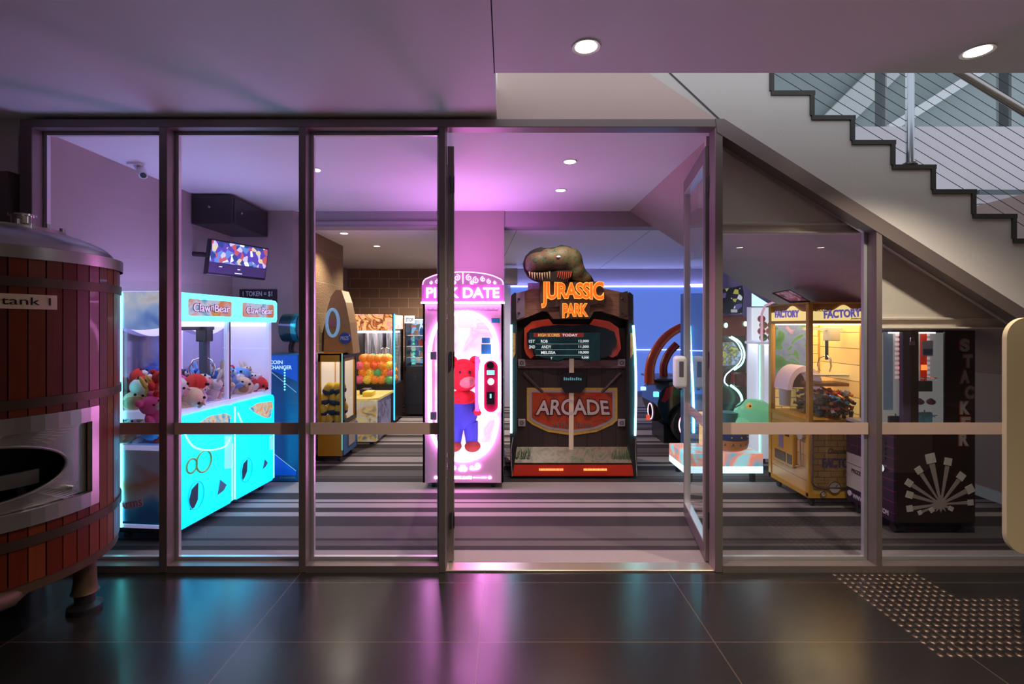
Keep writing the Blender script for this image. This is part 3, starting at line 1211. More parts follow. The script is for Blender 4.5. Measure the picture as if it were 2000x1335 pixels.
CY = glow('cyan_lit_panel', (0.0, 0.45, 0.95), 3.2)
CYB = glow('cyan_led_strip', (0.12, 0.95, 1.0), 6)
CYT = glow('aqua_lit_header', (0.12, 0.75, 0.80), 2.2)
LN, DP = 1.275, 0.50
x0m = -0.035
WFR = mat('white_lit_frame', (.75, .75, .85), .35, emit=(.55, .52, 1.0), es=.35)
b = B()
b.box(x0m, LN, .0, DP, .93, .99, .008, 2)
for x in (x0m, (x0m + LN) / 2 - .02, LN - .04):
    b.box(x, x + .04, .0 + .003, .035, .99, 1.67)
for x in (x0m, (x0m + LN) / 2 - .02, LN - .04):
    b.box(x, x + .04, DP - .045, DP - .005, .80, 1.67)
b.obj('cabinet_frame', WFR, cl)
mid = (cf(449, 977)[0])
for k, (xa, xb) in enumerate(((x0m, mid), (mid, LN))):
    b = B().prism(rrect(xa + .004, xb - .004, .085, .945, .05), -.03, .0)
    pn = b.obj('front_panel', CY, cl)
    B().box(xa + .012, xa + .03, -.034, -.0305, .10, .92).obj('led_strip', CYB, pn)
    hb = B()
    prof = [(-.05, 1.67), (-.06, 1.70), (-.06, 1.86), (-.045, 1.885), (0.0, 1.895), (0.06, 1.89), (0.06, 1.67)]
    n_ = len(prof)
    hb.add([(xa + .002, y, z) for y, z in prof] + [(xb - .002, y, z) for y, z in prof], [(i, (i + 1) % n_, n_ + (i + 1) % n_, n_ + i) for i in range(n_)] + [tuple(range(n_)), tuple(range(n_, 2 * n_))])
    hd = hb.obj('header', CYT, cl)
    u0, u1 = xa + (xb - xa) * .13, xa + (xb - xa) * .90
    B().prism(rrect(u0, u1, 1.715, 1.845, .022), -.063, -.061).obj('header_print', art('claw_header_art', [(.02, .12, .45), (.1, .45, .75), (.75, .8, .95), (.85, .25, .08), (.8, .5, .1)], 3.2, .55, dist=1.2, base=.3), hd)
    um = (u0 + u1) / 2
    for txt_, uu in (('Claw', um - (u1 - u0) * .22), ('n', um + (u1 - u0) * .015), ('Bear', um + (u1 - u0) * .25)):
        text(txt_, glow('lilac_letters', (.85, .65, .95), .85), hd, (u1 - u0) * (.36 if len(txt_) > 1 else .06), .062 if len(txt_) > 1 else .04, MC @ Matrix.Translation((uu, -.0635, 1.78)), depth=.003, outline=mat('navy_outline', (.08, .05, .25), .5), ow=.05)
    # emblem: two rings
    if k == 0:
        for (pa, pb, r_) in ((390, 900, .085), (366, 909, .055)):
            c_ = cf(pa, pb)
            B().tube([(c_[0] + r_ * math.cos(t * PI / 14), -.036, c_[1] + r_ * math.sin(t * PI / 14)) for t in range(28)], .008, 8, True).obj('ring_emblem', mat('yellow_green_ring', (.45, .65, .15), .4), pn, smooth=True)
    else:
        pass
    # triangular art window, prize lens, small window
    for nm_, poly, m_ in (
        ('art_window', [(cf(*q)) for q in (((383, 824), (402, 812), (434, 806), (444, 812), (440, 836), (425, 842)) if k == 0 else ((480, 797), (497, 787), (524, 783), (527, 792), (522, 815), (514, 816), (492, 806)))],
         art('claw_window_art', [(.02, .08, .5), (.1, .5, .8), (.8, .8, .5), (.9, .3, .1), (.5, .1, .5)], 9, .6)),
        ('prize_lens', [(cf(*q)) for q in (((380, 941), (379, 975), (372, 990), (364, 996), (362, 975), (367, 955)) if k == 0 else ((477, 896), (476, 920), (471, 932), (467, 938), (466, 920), (469, 905)))],
         mat('dark_prize_flap', (.05, .12, .18), .2)),
        ('small_window', [(cf(*q)) for q in (((423, 936), (436, 946), (430, 957), (418, 966)) if k == 0 else ((511, 896), (517, 903), (513, 910), (507, 916)))],
         mat('blue_grey_window', (.12, .35, .5), .3))):
        B().prism(poly, -.034, -.0305).obj(nm_, m_, pn)
    B().prism([cf(*q) for q in (((432, 850), (447, 850), (447, 913), (432, 915)) if k == 0 else ((521, 850), (529, 850), (529, 876), (521, 878)))], -.033, -.0305).obj('coin_door', glow('coin_door_cyan', (.25, .9, .95), .9), pn)
    B().tube(smooth_path([(xa + .06, -.034, .86), (xa + .16, -.04, .70), (xa + .34, -.04, .62), (xb - .12, -.04, .60), (xb - .05, -.034, .66)], 6), .007, 6).obj('panel_moulding', CYB, pn, smooth=True)  # added bright curve stands for the lighter shading of the panel
    lx, lz = cf(372 if k == 0 else 472, 968 if k == 0 else 918)
    B().tube([(lx + .02 + .085 * math.cos(t * PI / 12), -.034, lz + .11 * math.sin(t * PI / 12)) for t in range(24)], .005, 6, True).obj('panel_moulding', mat('deep_cyan_groove', (0, .45, .6), .3, emit=(0, .45, .8), es=1.0), pn, smooth=True)  # added darker loop, panel shading put into colour and shape
    B().box(xb - .02, xb - .008, -.034, -.0305, .10, .60).obj('led_strip', CYB, pn)  # second strip added for the panel's lighter edge shading
    # gantry and claw
    gx = xa + (xb - xa) * (.86 if k == 0 else .2)
    if k == 0:
        g = B().box(xa + .1, xb + .02, .16, .19, 1.60, 1.63).box(gx - .045, gx + .045, .12, .22, 1.50, 1.64, .006, 1)
        ga = g.obj('claw_gantry', DARKM, cl)
        B().cyl((gx, .17, 1.50), (gx, .17, 1.24), .042, n=20).ball((gx, .17, 1.24), (.042, .042, .05)).obj('claw_body', mat('smoky_blue_tube', (.06, .10, .16), .2), ga, smooth=True)
        pr_ = B()
        for i in range(3):
            a = 2 * PI * i / 3 + .3
            ca, sa = math.cos(a), math.sin(a)
            pr_.tube([(gx + r_ * ca, .17 + r_ * sa, z) for r_, z in ((.03, 1.36), (.085, 1.34), (.115, 1.27), (.10, 1.20))], .006, 6)
        pr_.obj('claw_prongs', CHROME, ga, smooth=True)
# cloth valance arcs inside
for k, (xa, xb) in enumerate(((x0m + .05, mid - .02), (mid + .02, LN - .05))):
    pts = [(xa, 1.67)] + [(xa + (xb - xa) * i / 12, 1.64 - .09 * math.sin(PI * i / 12)) for i in range(13)] + [(xb, 1.67)]
    B().prism(pts, DP - .06, DP - .05).obj('inner_valance', WFR, cl)
B().box(x0m + .01, LN - .01, .04, DP - .01, 1.63, 1.67).obj('light_box', glow('lilac_white_lightbox', (.66, .62, 1.0), 2.6), cl)
B().box(x0m + .04, LN - .04, .006, .010, .99, 1.67).obj('front_glass', GLASSM, cl)
B().box(mid - .004, mid + .004, -.004, .006, .99, 1.67).obj('glass_seam', DARKM, cl)
B().box(x0m + .004, x0m + .008, .04, DP - .03, .74, 1.62).obj('side_glass', GLASSM, cl)
B().box(x0m + .04, LN - .004, .03, DP - .005, .70, .74).obj('prize_floor', mat('cabinet_interior_lilac', (.55, .52, .70), .5), cl)
B().box(x0m + .05, LN - .01, DP - .012, DP, .74, 1.66).obj('back_mirror', mat('violet_mirror', (.45, .42, .60), .12, metal=.85), cl)
B().box(LN - .015, LN, .03, DP, .085, 1.67).obj('far_side_panel', WFR, cl)
# near end: art header, lower art, LED strips, base
b = B()
pts = [(.0, 1.895), (DP, 1.895), (DP, 1.64)] + [(DP - DP * i / 12, 1.64 - .035 * math.sin(PI * i / 12)) for i in range(1, 12)] + [(0, 1.64)]
b.prism(pts, x0m - .012, x0m, 'x')
b.obj('end_header', art('claw_end_art', [(.02, .12, .60), (.35, .5, .9), (.75, .75, .85), (.55, .35, .25)], 3.0, .55, 'noise', 1.0), cl)
b = B().box(x0m - .008, x0m, .0, DP, .16, .70)
le = b.obj('end_lower_print', art('claw_lower_art', [(.42, (.03, .16, .40)), (.52, (.06, .32, .60)), (.60, (.60, .55, .62)), (.72, (.60, .22, .12)), (.8, (.55, .50, .62)), (1.0, (.55, .50, .62))], 1.6, 0, 'grad', 1.5), cl)
B().box(x0m - .012, x0m, .0, DP, .70, .735).box(x0m - .012, x0m, .0, DP, .115, .14).obj('end_rail', WFR, le)
text('Arms', mat('red_letters', (.55, .10, .12), .4), le, .20, .07, MC @ Matrix.Translation((x0m - .009, DP - .17, .30)) @ Matrix.Rotation(-PI / 2, 4, 'Z') @ Matrix.Rotation(R(-12), 4, 'Y'), outline=mat('pale_outline', (.7, .6, .7), .5), ow=.05)
B().box(x0m - .020, x0m - .012, .392, .408, .12, 1.89).obj('corner_led_strip', CYB, cl)
B().box(x0m + .04, LN - .04, .08, DP - .03, 1.885, 1.90).obj('roof_light', glow('lavender_roof_light', (.42, .36, 1.0), 5), cl)  # glowing sheet added on the unseen roof to throw lavender on the ceiling
B().box(x0m + .03, LN - .03, .03, DP - .02, .06, .085).box(x0m, LN, .0, DP, .085, .11).obj('base', BLACKM, cl)
for x in (.05, .62, 1.2):
    for y in (.07, DP - .07):
        B().cyl((x, y - .015, .03), (x, y + .015, .03), .03, n=16).box(x - .02, x + .02, y - .02, y + .02, .045, .07).obj('caster', DARKM, cl)

# ---- plush toys: a few kinds, many colours
PL = {}


def pm(c):
    key = 'plush_%02d_%02d_%02d' % tuple(int(v * 99) for v in c)
    return mat(key, c, .95, bump=.5, bscale=220, vary=.12, vscale=40, spec=.1)


BLK = pm((.02, .02, .03))


def plush(kind, c1, c2):
    b = B()
    if kind == 0:      # bear
        b.cur = 0
        b.ball((0, 0, .05), (.055, .05, .055)).ball((0, -.005, .125), (.05, .046, .045))
        for s in (-1, 1):
            b.ball((s * .038, 0, .165), .018, 10, 6).ball((s * .055, -.015, .07), (.02, .02, .034), 10, 6).ball((s * .035, -.04, .02), (.022, .032, .02), 10, 6)
        b.cur = 1
        b.ball((0, -.045, .115), (.022, .018, .017), 10, 6).ball((0, -.043, .05), (.03, .015, .032), 10, 6)
        b.cur = 2
        b.ball((-.018, -.048, .137), .006, 8, 5).ball((.018, -.048, .137), .006, 8, 5).ball((0, -.063, .12), .007, 8, 5)
    elif kind == 1:    # round bird
        b.ball((0, 0, .065), (.07, .065, .065)).ball((.068, 0, .06), (.015, .03, .04), 10, 6).ball((-.068, 0, .06), (.015, .03, .04), 10, 6)
        b.cur = 1
        b.ball((0, -.055, .05), (.035, .02, .03), 10, 6).cyl((0, -.06, .07), (0, -.09, .065), .012, .001, 10)
        b.cur = 2
        b.ball((-.025, -.058, .09), .009, 8, 5).ball((.025, -.058, .09), .009, 8, 5)
    elif kind == 2:    # bunny
        b.ball((0, 0, .05), (.045, .045, .05)).ball((0, 0, .115), (.042, .04, .038))
        for s in (-1, 1):
            b.ball((s * .02, .005, .175), (.013, .01, .045), 10, 6).ball((s * .03, -.035, .018), (.02, .035, .018), 10, 6)
        b.cur = 1
        b.ball((0, -.035, .105), (.02, .014, .014), 10, 6).ball((0, -.038, .05), (.026, .014, .03), 10, 6)
        b.cur = 2
        b.ball((-.015, -.038, .125), .005, 8, 5).ball((.015, -.038, .125), .005, 8, 5)
    elif kind == 3:    # two-tone ball toy
        b.ball((0, 0, .06), .06)
        b.cur = 1
        b.ball((0, -.006, .052), (.0585, .0585, .05)).ball((0, 0, .122), .016, 10, 6)
        b.cur = 2
        b.ball((-.02, -.055, .085), .008, 8, 5).ball((.02, -.055, .085), .008, 8, 5)
    o = b.obj('plush_toy', [pm(c1), pm(c2), BLK], smooth=True)
    return o


cols = [('white', (.78, .76, .80), (.85, .45, .5)), ('pink', (.85, .12, .32), (.8, .55, .4)), ('yellow', (.85, .58, .12), (.8, .7, .5)), ('sky blue', (.20, .45, .85), (.8, .8, .85)),
        ('lilac', (.55, .42, .70), (.8, .7, .8)), ('red', (.75, .06, .05), (.85, .8, .75)), ('cream', (.80, .66, .48), (.5, .3, .18)), ('deep blue', (.03, .14, .55), (.75, .65, .5)), ('dark', (.05, .05, .08), (.6, .6, .65))]
kinds = ['bear', 'round bird', 'bunny', 'ball-shaped']
protos = {}
rnd = random.Random(11)
slots = []
for lay, (zz, n1, n2) in enumerate(((.745, 8, 3), (.87, 8, 3), (.975, 10, 3), (1.07, 9, 2))):
    for i in range(n1):
        for j in range(n2):
            if lay < 2 and i > 1:
                continue
            slots.append((i, j, lay, x0m + .075 + (LN - x0m - .16) * (i + .5 * (j % 2) * .6) / (n1 - .6), .125 + j * (.27 / (n2 - 1)), zz))
seq = 0
placed = 0
for (si, sj, sl_, x, y, z) in slots:
    k = rnd.randrange(4)
    c = rnd.choice((0, 0, 0, 1, 2, 2, 3, 4, 5, 6, 6, 7, 8))
    if (k, c) not in protos:
        protos[(k, c)] = plush(k, cols[c][1], cols[c][2])
        o = protos[(k, c)]
    else:
        o = protos[(k, c)].copy()
        COL.objects.link(o)
    o.location = MC @ Vector((x + rnd.uniform(-.012, .012), y + rnd.uniform(-.01, .01), z + rnd.uniform(0, .02)))
    s = rnd.uniform(1.1, 1.5)
    o.scale = (s, s, s)
    o.rotation_euler = (rnd.uniform(-.7, .7), rnd.uniform(-.6, .6), CA + rnd.uniform(-1.4, .8))
    tag(o, '%s %s plush toy, %s from the near end in the %s %s row' % (cols[c][0], kinds[k], ORD[si], ['bottom', 'lower', 'upper', 'top'][sl_], ['front', 'middle', 'back'][sj]), 'plush toy', 'plush toys in the cyan claw machine')
# two large toys against the near side glass
for (x, y, z, k, c, s) in ((.07, .25, .75, 3, 0, 1.7), (.09, .40, .74, 0, 0, 1.4), (.10, .13, .74, 0, 5, 1.3)):
    o = plush(k, cols[c][1], cols[3][1] if k == 3 else cols[c][2])
    o.location = MC @ Vector((x, y, z))
    o.scale = (s, s, s)
    o.rotation_euler = (.2, .1, .3 * k)
    tag(o, ['big white bear plush toy at the near end glass of the cyan claw machine', '', '', 'big white and blue ball-shaped plush toy at the near end of the claw machine'][k] if c == 0 else 'big red bear plush toy at the near end glass of the cyan claw machine', 'plush toy', 'plush toys in the cyan claw machine')

# ================================================================== PINK PRIZE CABINET
DPk = 4.92
pk = thing('prize_cabinet', 'pink glowing prize cabinet with neon oval window and scrolled crest in the doorway', 'prize cabinet', (-.428, DPk, 0))
PX0, PX1 = pxx(826, DPk), pxx(983, DPk)
PINKB = mat('pink_cabinet_paint', (.78, .50, .66), .45)
NEON = glow('pink_white_neon', (1.0, .30, .90), 24)
NEONP = glow('magenta_neon', (1.0, .22, .85), 6)


def pk2(px, py):
    return pxx(px, DPk), pz(py, DPk)


oval = []
# main ring outline (pixels), with the notch for the control pod
ring = [(904, 611), (925, 614), (945, 625), (960, 643), (968, 668), (969, 697), (952, 699), (941, 712), (938, 730), (938, 780), (941, 799), (952, 811), (969, 814), (969, 830), (962, 858), (948, 880), (928, 893), (905, 898),
        (882, 893), (862, 878), (848, 855), (841, 828), (840, 760), (840, 690), (844, 660), (855, 634), (874, 618)]
ringp = [Vector((*pk2(x, y), 0)) for x, y in ring]
ringS = smooth_path([(p.x, 0, p.y) for p in ringp], 3, True)
neonS = ringS
hole = [q_ for i_, q_ in enumerate(ring) if not 6 <= i_ <= 12]
ringS = smooth_path([(*[pk2(x, y)[0]], 0, pk2(x, y)[1]) for x, y in hole], 3, True)
# front face with window hole: strips between outline rectangle and ring
zB, zTp = pz(942, DPk), pz(592, DPk)
b = B()
cxm = sum(p.x for p in ringS) / len(ringS)
czm = sum(p.z for p in ringS) / len(ringS)
out = []
for p in ringS:
    dx, dz = p.x - cxm, p.z - czm
    tt = []
    if dx > 1e-6: tt.append((PX1 - cxm) / dx)
    if dx < -1e-6: tt.append((PX0 - cxm) / dx)
    if dz > 1e-6: tt.append((zTp - czm) / dz)
    if dz < -1e-6: tt.append((zB - czm) / dz)
    t = min(tt)
    out.append((cxm + dx * t, czm + dz * t))
n = len(ringS)
vs = [(p.x, DPk, p.z) for p in ringS] + [(x, DPk, z) for x, z in out] + [(p.x, DPk + .03, p.z) for p in ringS]
fs = []
for i in range(n):
    j = (i + 1) % n
    fs += [(i, j, n + j, n + i), (i, 2 * n + i, 2 * n + j, j)]
# corner fills
for cx_, cz_ in ((PX0, zB), (PX1, zB), (PX0, zTp), (PX1, zTp)):
    for i in range(n):
        j = (i + 1) % n
        a, c = out[i], out[j]
        if abs(a[0] - c[0]) > 1e-5 and abs(a[1] - c[1]) > 1e-5 and abs((a[0] if abs(a[0] - cx_) < 1e-5 else c[0]) - cx_) < 1e-4 and abs((a[1] if abs(a[1] - cz_) < 1e-5 else c[1]) - cz_) < 1e-4:
            vs.append((cx_, DPk, cz_))
            fs.append((n + i, n + j, len(vs) - 1))
b.add(vs, fs)
b.obj('front_panel', PINKB, pk, world=True)
bd = B().box(PX0, PX0 + .02, DPk, DPk + .82, zB, zTp).box(PX1 - .02, PX1, DPk, DPk + .80, zB, zTp)
bd.box(PX0, PX1, DPk + .76, DPk + .80, zB, zTp).box(PX0, PX1, DPk + .01, DPk + .8, zB, zB + .05).box(PX0, PX1, DPk + .01, DPk + .8, zTp, zTp + .02)
bd.obj('cabinet_body', PINKB, pk, world=True)
ppoly(B(), [(953, 697), (972, 697), (972, 816), (953, 816), (942, 803), (939, 780), (939, 730), (942, 710)], DPk - .004, .03).obj('pod_backplate', PINKB, pk, world=True)
B().tube([(p.x, DPk - .008, p.z) for p in neonS], .017, 8, True).obj('neon_ring', NEON, pk, world=True, smooth=True)
B().box(PX0 + .06, PX1 - .05, DPk + .012, DPk + .016, .30, 1.80).obj('window_glass', GLASSM, pk, world=True)
B().box(PX0 + .02, PX1 - .02, DPk + .70, DPk + .76, zB + .05, zTp).obj('lit_backdrop', art('pink_backdrop', [(.9, .55, .85), (1, .75, .95), (.85, .4, .75), (1, .85, 1)], 2.5, 1.3), pk, world=True)
B().box(PX0 + .03, PX1 - .03, DPk + .05, DPk + .68, .28, .31).obj('display_shelf', glow('white_lit_shelf', (.85, .85, 1), .9), pk, world=True)
# header with sign, crest
hz0, hz1 = pz(592, DPk), pz(556, DPk)
hd = B().box(PX0 - .008, PX1 + .008, DPk - .03, DPk + .5, hz0, hz1, .004, 1).obj('sign_box', mat('magenta_sign_face', (.5, .12, .4), .4, emit=(.75, .12, .65), es=.55), pk, world=True)
B().box(PX0 - .012, PX1 + .012, DPk - .045, DPk - .03, hz0 - .004, hz0 + .012).obj('neon_line', NEON, hd, world=True)
text('PINK DATE', glow('sign_letters_glow', (1.0, .5, .95), 10), hd, (PX1 - PX0) * .9, .10, facing(((PX0 + PX1) / 2, DPk - .033, (hz0 + hz1) / 2 + .012)), depth=.008, bold=.015)
B().box(PX0 + .03, PX1 - .03, DPk + .0, DPk + .46, hz1, hz1 + .006).obj('roof_light', glow('magenta_roof_light', (.80, .26, .95), 13), hd, world=True)  # upward glow added behind the crest to spread magenta over the ceiling
# crest: clear arched plate with scrolls
xc = (PX0 + PX1) / 2
arc = [(xc + (PX1 - PX0) * .5 * math.cos(PI - PI * i / 24) * (.97 if 3 < i < 21 else 1), hz1 + .128 * max(0, math.sin(PI * i / 24)) ** .8) for i in range(25)]
B().prism(arc, DPk - .012, DPk - .004).obj('crest_plate', mat('lilac_acrylic', (.45, .25, .42), .2, emit=(.8, .35, .75), es=.25), hd, world=True)
B().tube([(x, DPk - .014, z) for x, z in arc], .005, 6).obj('crest_edge', NEONP, hd, world=True, smooth=True)
sc = B()


def spiral(b, cx, cz, r, t0, turns, y, flip=1, rad=.004, zs=1):
    pts = []
    for i in range(int(22 * turns)):
        t = i / 22
        rr = r * (1 - t / turns * .85)
        a = t0 + flip * 2 * PI * t
        pts.append((cx + rr * math.cos(a), y, cz + rr * math.sin(a) * zs))
    b.tube(pts, rad, 6)


for s in (-1, 1):
    for (dx, dz, r) in ((.06, .07, .032), (.13, .045, .034), (.20, .055, .026), (.26, .032, .024), (.32, .02, .016), (.09, .02, .02)):
        spiral(sc, xc + s * dx, hz1 + dz, r, PI / 2, 1.5, DPk - .017, s, .004)
sc.tube([(xc, DPk - .017, hz1 + .01), (xc, DPk - .017, hz1 + .12)], .005, 6)
sc.obj('crest_scrolls', NEONP, hd, world=True, smooth=True)
# scalloped trim under the header
sb = B()
for i in range(14):
    xx = PX0 + .05 + (PX1 - PX0 - .1) * (i + .5) / 14
    sb.tube([(xx + .026 * math.cos(PI + PI * t / 8), DPk - .004, hz0 - .045 + .02 * math.sin(PI + PI * t / 8)) for t in range(9)], .003, 5)
sb.obj('scalloped_trim', mat('mauve_trim', (.45, .25, .42), .4), pk, world=True)
# control pod
pod = B().prism(rrect(*[pxx(x, DPk) for x in (945, 973)], pz(804, DPk), pz(703, DPk), .07, 8), DPk - .03, DPk + .02).obj('control_pod', mat('crimson_pod', (.42, .01, .06), .35, emit=(.6, .0, .08), es=.12), pk, world=True)
pr = rrect(pxx(943, DPk), pxx(975, DPk), pz(806, DPk), pz(701, DPk), .08, 8)
B().tube([(x, DPk - .03, z) for x, z in pr], .011, 8, True).obj('pod_neon', NEON, pod, world=True, smooth=True)
q = at(958, 712, DPk)
B().cyl((q.x, DPk - .05, q.z), (q.x, DPk - .03, q.z), .036, n=24).obj('card_reader', BLACK, pod, world=True, smooth=True)
B().box(pxx(951, DPk), pxx(966, DPk), DPk - .035, DPk - .03, pz(731, DPk), pz(722, DPk)).obj('small_screen', glow('cyan_screen', (.3, .85, .9), 1.1), pod, world=True)
q = at(959, 744, DPk)
B().cyl((q.x, DPk - .05, q.z), (q.x, DPk - .03, q.z), .032, n=24).obj('lit_button', glow('white_button', (1, .85, .95), 2), pod, world=True, smooth=True)
B().box(pxx(951, DPk), pxx(966, DPk), DPk - .036, DPk - .03, pz(788, DPk), pz(764, DPk)).obj('coin_slot', BLACK, pod, world=True)
B().box(pxx(957, DPk), pxx(960, DPk), DPk - .038, DPk - .036, pz(776, DPk), pz(768, DPk)).obj('slot_light', glow('blue_slot_light', (.2, .7, 1), 2), pod, world=True)
# stickers, hinges
B().box(pxx(960, DPk), pxx(976, DPk), DPk - .003, DPk - .0005, pz(630, DPk), pz(621, DPk)).obj('sticker', mat('teal_sticker', (.02, .25, .4), .4), pk, world=True)
B().box(pxx(940, DPk), pxx(959, DPk), DPk + .005, DPk + .011, pz(691, DPk), pz(672, DPk)).obj('window_notice', mat('teal_sticker', (.02, .25, .4), .4), pk, world=True)
B().box(pxx(941, DPk), pxx(957, DPk), DPk + .005, DPk + .011, pz(670, DPk), pz(659, DPk)).obj('window_notice', mat('teal_sticker', (.02, .25, .4), .4), pk, world=True)
for py in (694, 811):
    B().box(pxx(841, DPk), pxx(853, DPk), DPk - .028, DPk - .0, pz(py + 8, DPk), pz(py - 8, DPk), .004, 1).obj('door_hinge', mat('grey_lilac_hinge', (.22, .17, .28), .4), pk, world=True)
B().box(pxx(893, DPk), pxx(929, DPk), DPk + .10, DPk + .2, pz(640, DPk), pz(613, DPk), .01, 2).obj('cutter_unit', glow('pale_pink_unit', (1, .7, .9), .9), pk, world=True)
B().box(pxx(927, DPk), pxx(935, DPk), DPk + .06, DPk + .09, pz(805, DPk), pz(697, DPk)).obj('inner_post', glow('hot_pink_post', (.95, .2, .55), .6), pk, world=True)
# lower ornament and small lettering
ob = B()
xo, zo = pxx(904, DPk), pz(915, DPk)
for s in (-1, 1):
    spiral(ob, xo + s * .022, zo, .028, PI / 2, 1.3, DPk - .004, s, .0055)
    spiral(ob, xo + s * .085, zo + .012, .02, -PI / 2, 1.1, DPk - .004, s, .0045)
    spiral(ob, xo + s * .145, zo + .030, .028, -PI * .6, 1.3, DPk - .004, s, .0065)
    ob.tube([(xo + s * .07, DPk - .004, zo), (xo + s * .11, DPk - .004, zo - .008), (xo + s * .16, DPk - .004, zo + .004)], .005, 6)
ob.obj('scroll_ornament', NEON, pk, world=True, smooth=True)
text('PINK DATE', NEON, pk, pxx(921, DPk) - pxx(887, DPk), .026, facing((xo, DPk - .001, pz(932, DPk))), depth=.002, bold=.02)
ob = B()
for s in (-1, 1):
    ob.tube([(xo + s * .10, DPk - .004, pz(932, DPk)), (xo + s * .24, DPk - .004, pz(932, DPk))], .0025, 6)
    for dx, r_ in ((.20, .006), (.215, .004), (.27, .013)):
        ob.ball((xo + s * dx, DPk - .004, pz(932, DPk)), (r_ * 1.3, .004, r_), 8, 6)
ob.obj('arrow_ornament', NEON, pk, world=True)
for x in (PX0 + .1, PX1 - .1):
    for y in (DPk + .08, DPk + .7):
        B().cyl((x - .02, y, .032), (x + .02, y, .032), .032, n=16).box(x - .03, x + .03, y - .03, y + .03, .045, zB).obj('caster', BLACK, pk, world=True)
# big plain plush on the shelf: red top, blue lower
tb = thing('plush_toy', 'large red and blue plush toy standing inside the pink cabinet', 'plush toy', (pxx(905, DPk + .3), DPk + .32, .31))
RD, BL, TN, BR_ = pm((.75, .05, .05)), pm((.06, .13, .55)), pm((.75, .42, .30)), pm((.30, .08, .04))
B().ball((0, 0, .42), (.155, .14, .20), 24, 16).obj('belly', BL, tb, smooth=True)
for s in (-1, 1):
    B().tube([(s * .07, 0, .30), (s * .085, 0, .15), (s * .09, -.02, .07)], [.085, .07, .062], 16).obj('leg', BL, tb, smooth=True)
    B().ball((s * .10, -.05, .055), (.085, .12, .055), 18, 10).obj('foot', BR_, tb, smooth=True)
    B().tube([(s * .10, 0, .56), (s * .18, -.04, .47), (s * .15, -.12, .42)], [.06, .05, .042], 12).obj('arm', RD, tb, smooth=True)
B().ball((0, -.02, .56), (.15, .125, .09), 20, 12).obj('chest', RD, tb, smooth=True)
B().ball((0, -.03, .80), (.165, .15, .175), 24, 16).obj('head', RD, tb, smooth=True)
B().ball((.04, -.115, .75), (.095, .075, .075), 18, 12).obj('muzzle', TN, tb, smooth=True)
for s in (-1, 1):
    B().ball((s * .12, 0, .95), .055, 14, 10).obj('ear', RD, tb, smooth=True)
    B().ball((.03 + s * .05, -.17, .845), (.014, .008, .018), 10, 8).obj('eye', BLACK, tb, smooth=True)

# ================================================================== DINOSAUR SHOOTING CABINET
DJ = 5.40
jp = thing('arcade_cabinet', 'large dinosaur arcade cabinet with orange lettering and cyan side lights facing the doors', 'arcade cabinet', (.73, 5.9, 0))


def jx(px, D=DJ):
    return pxx(px, D)


def jz(py, D=DJ):
    return pz(py, D)


REDP = mat('red_orange_gloss', (.66, .07, .03), .3, coat=.4)
DKW = bricks('dark_timber_print', (.055, .035, .032), (.038, .026, .024), (.012, .009, .010), .16, 3.0, .004, rough=.5, bump=.1, rot=(PI / 2, 0, 0))
WOOD = art('brown_timber', [(.14, .065, .035), (.34, .17, .10), (.20, .10, .06), (.42, .22, .14)], 3, 0, stretch=(1.5, 1, 14), rough=.5, dist=.4)
WOODL = art('worn_pale_timber', [(.20, .12, .10), (.30, .20, .17), (.16, .09, .075), (.34, .24, .2)], 3, 0, stretch=(1.5, 1, 14), rough=.5, dist=.4)
XJ0, XJ1 = .07, 1.40
body = B().box(XJ0 + .03, XJ1 - .03, 5.46, 6.3, .10, 2.0).obj('cabinet_body', BLACK, jp, world=True)
# front artwork panel (timber wall)
pn = B().box(jx(1008), jx(1229), DJ, DJ + .06, jz(872), jz(640)).obj('front_artwork', DKW, jp, world=True)
B().box(jx(1012), jx(1229), DJ - .02, DJ, jz(718), jz(702)).obj('timber_rail', WOODL, pn, world=True)
b = B()
for a_, c_ in (((1022, 728), (1060, 766)), ((1212, 728), (1175, 766))):
    p_, q_ = at(*a_, DJ - .01), at(*c_, DJ - .01)
    B().tube([p_, q_], .018, 6).obj('timber_brace', mat('dark_brace', (.09, .05, .045), .5), pn, world=True)
for px_ in (1019, 1214):
    for py_ in (708, 825):
        q_ = at(px_, py_, DJ - .03)
        k_ = B().box(q_.x - .04, q_.x + .04, DJ - .035, DJ - .02, q_.z - .04, q_.z + .04, .004, 1).obj('bracket_plate', mat('mauve_grey_bracket', (.42, .34, .38), .4), pn, world=True)
        B().tube([(q_.x + .018 * math.cos(t * PI / 8), DJ - .037, q_.z + .018 * math.sin(t * PI / 8)) for t in range(16)], .004, 5, True).obj('bracket_bolt', DARKM, k_, world=True)
# painted shield sign
sh = [(1029, 757), (1206, 757), (1206, 820), (1196, 829), (1165, 843), (1118, 850), (1070, 843), (1040, 829), (1029, 820)]


def shrink(pts, k, cx=1117.5, cy=797):
    return [(cx + (x - cx) * (1 - k / 88), cy + (y - cy) * (1 - k / 45)) for x, y in pts]


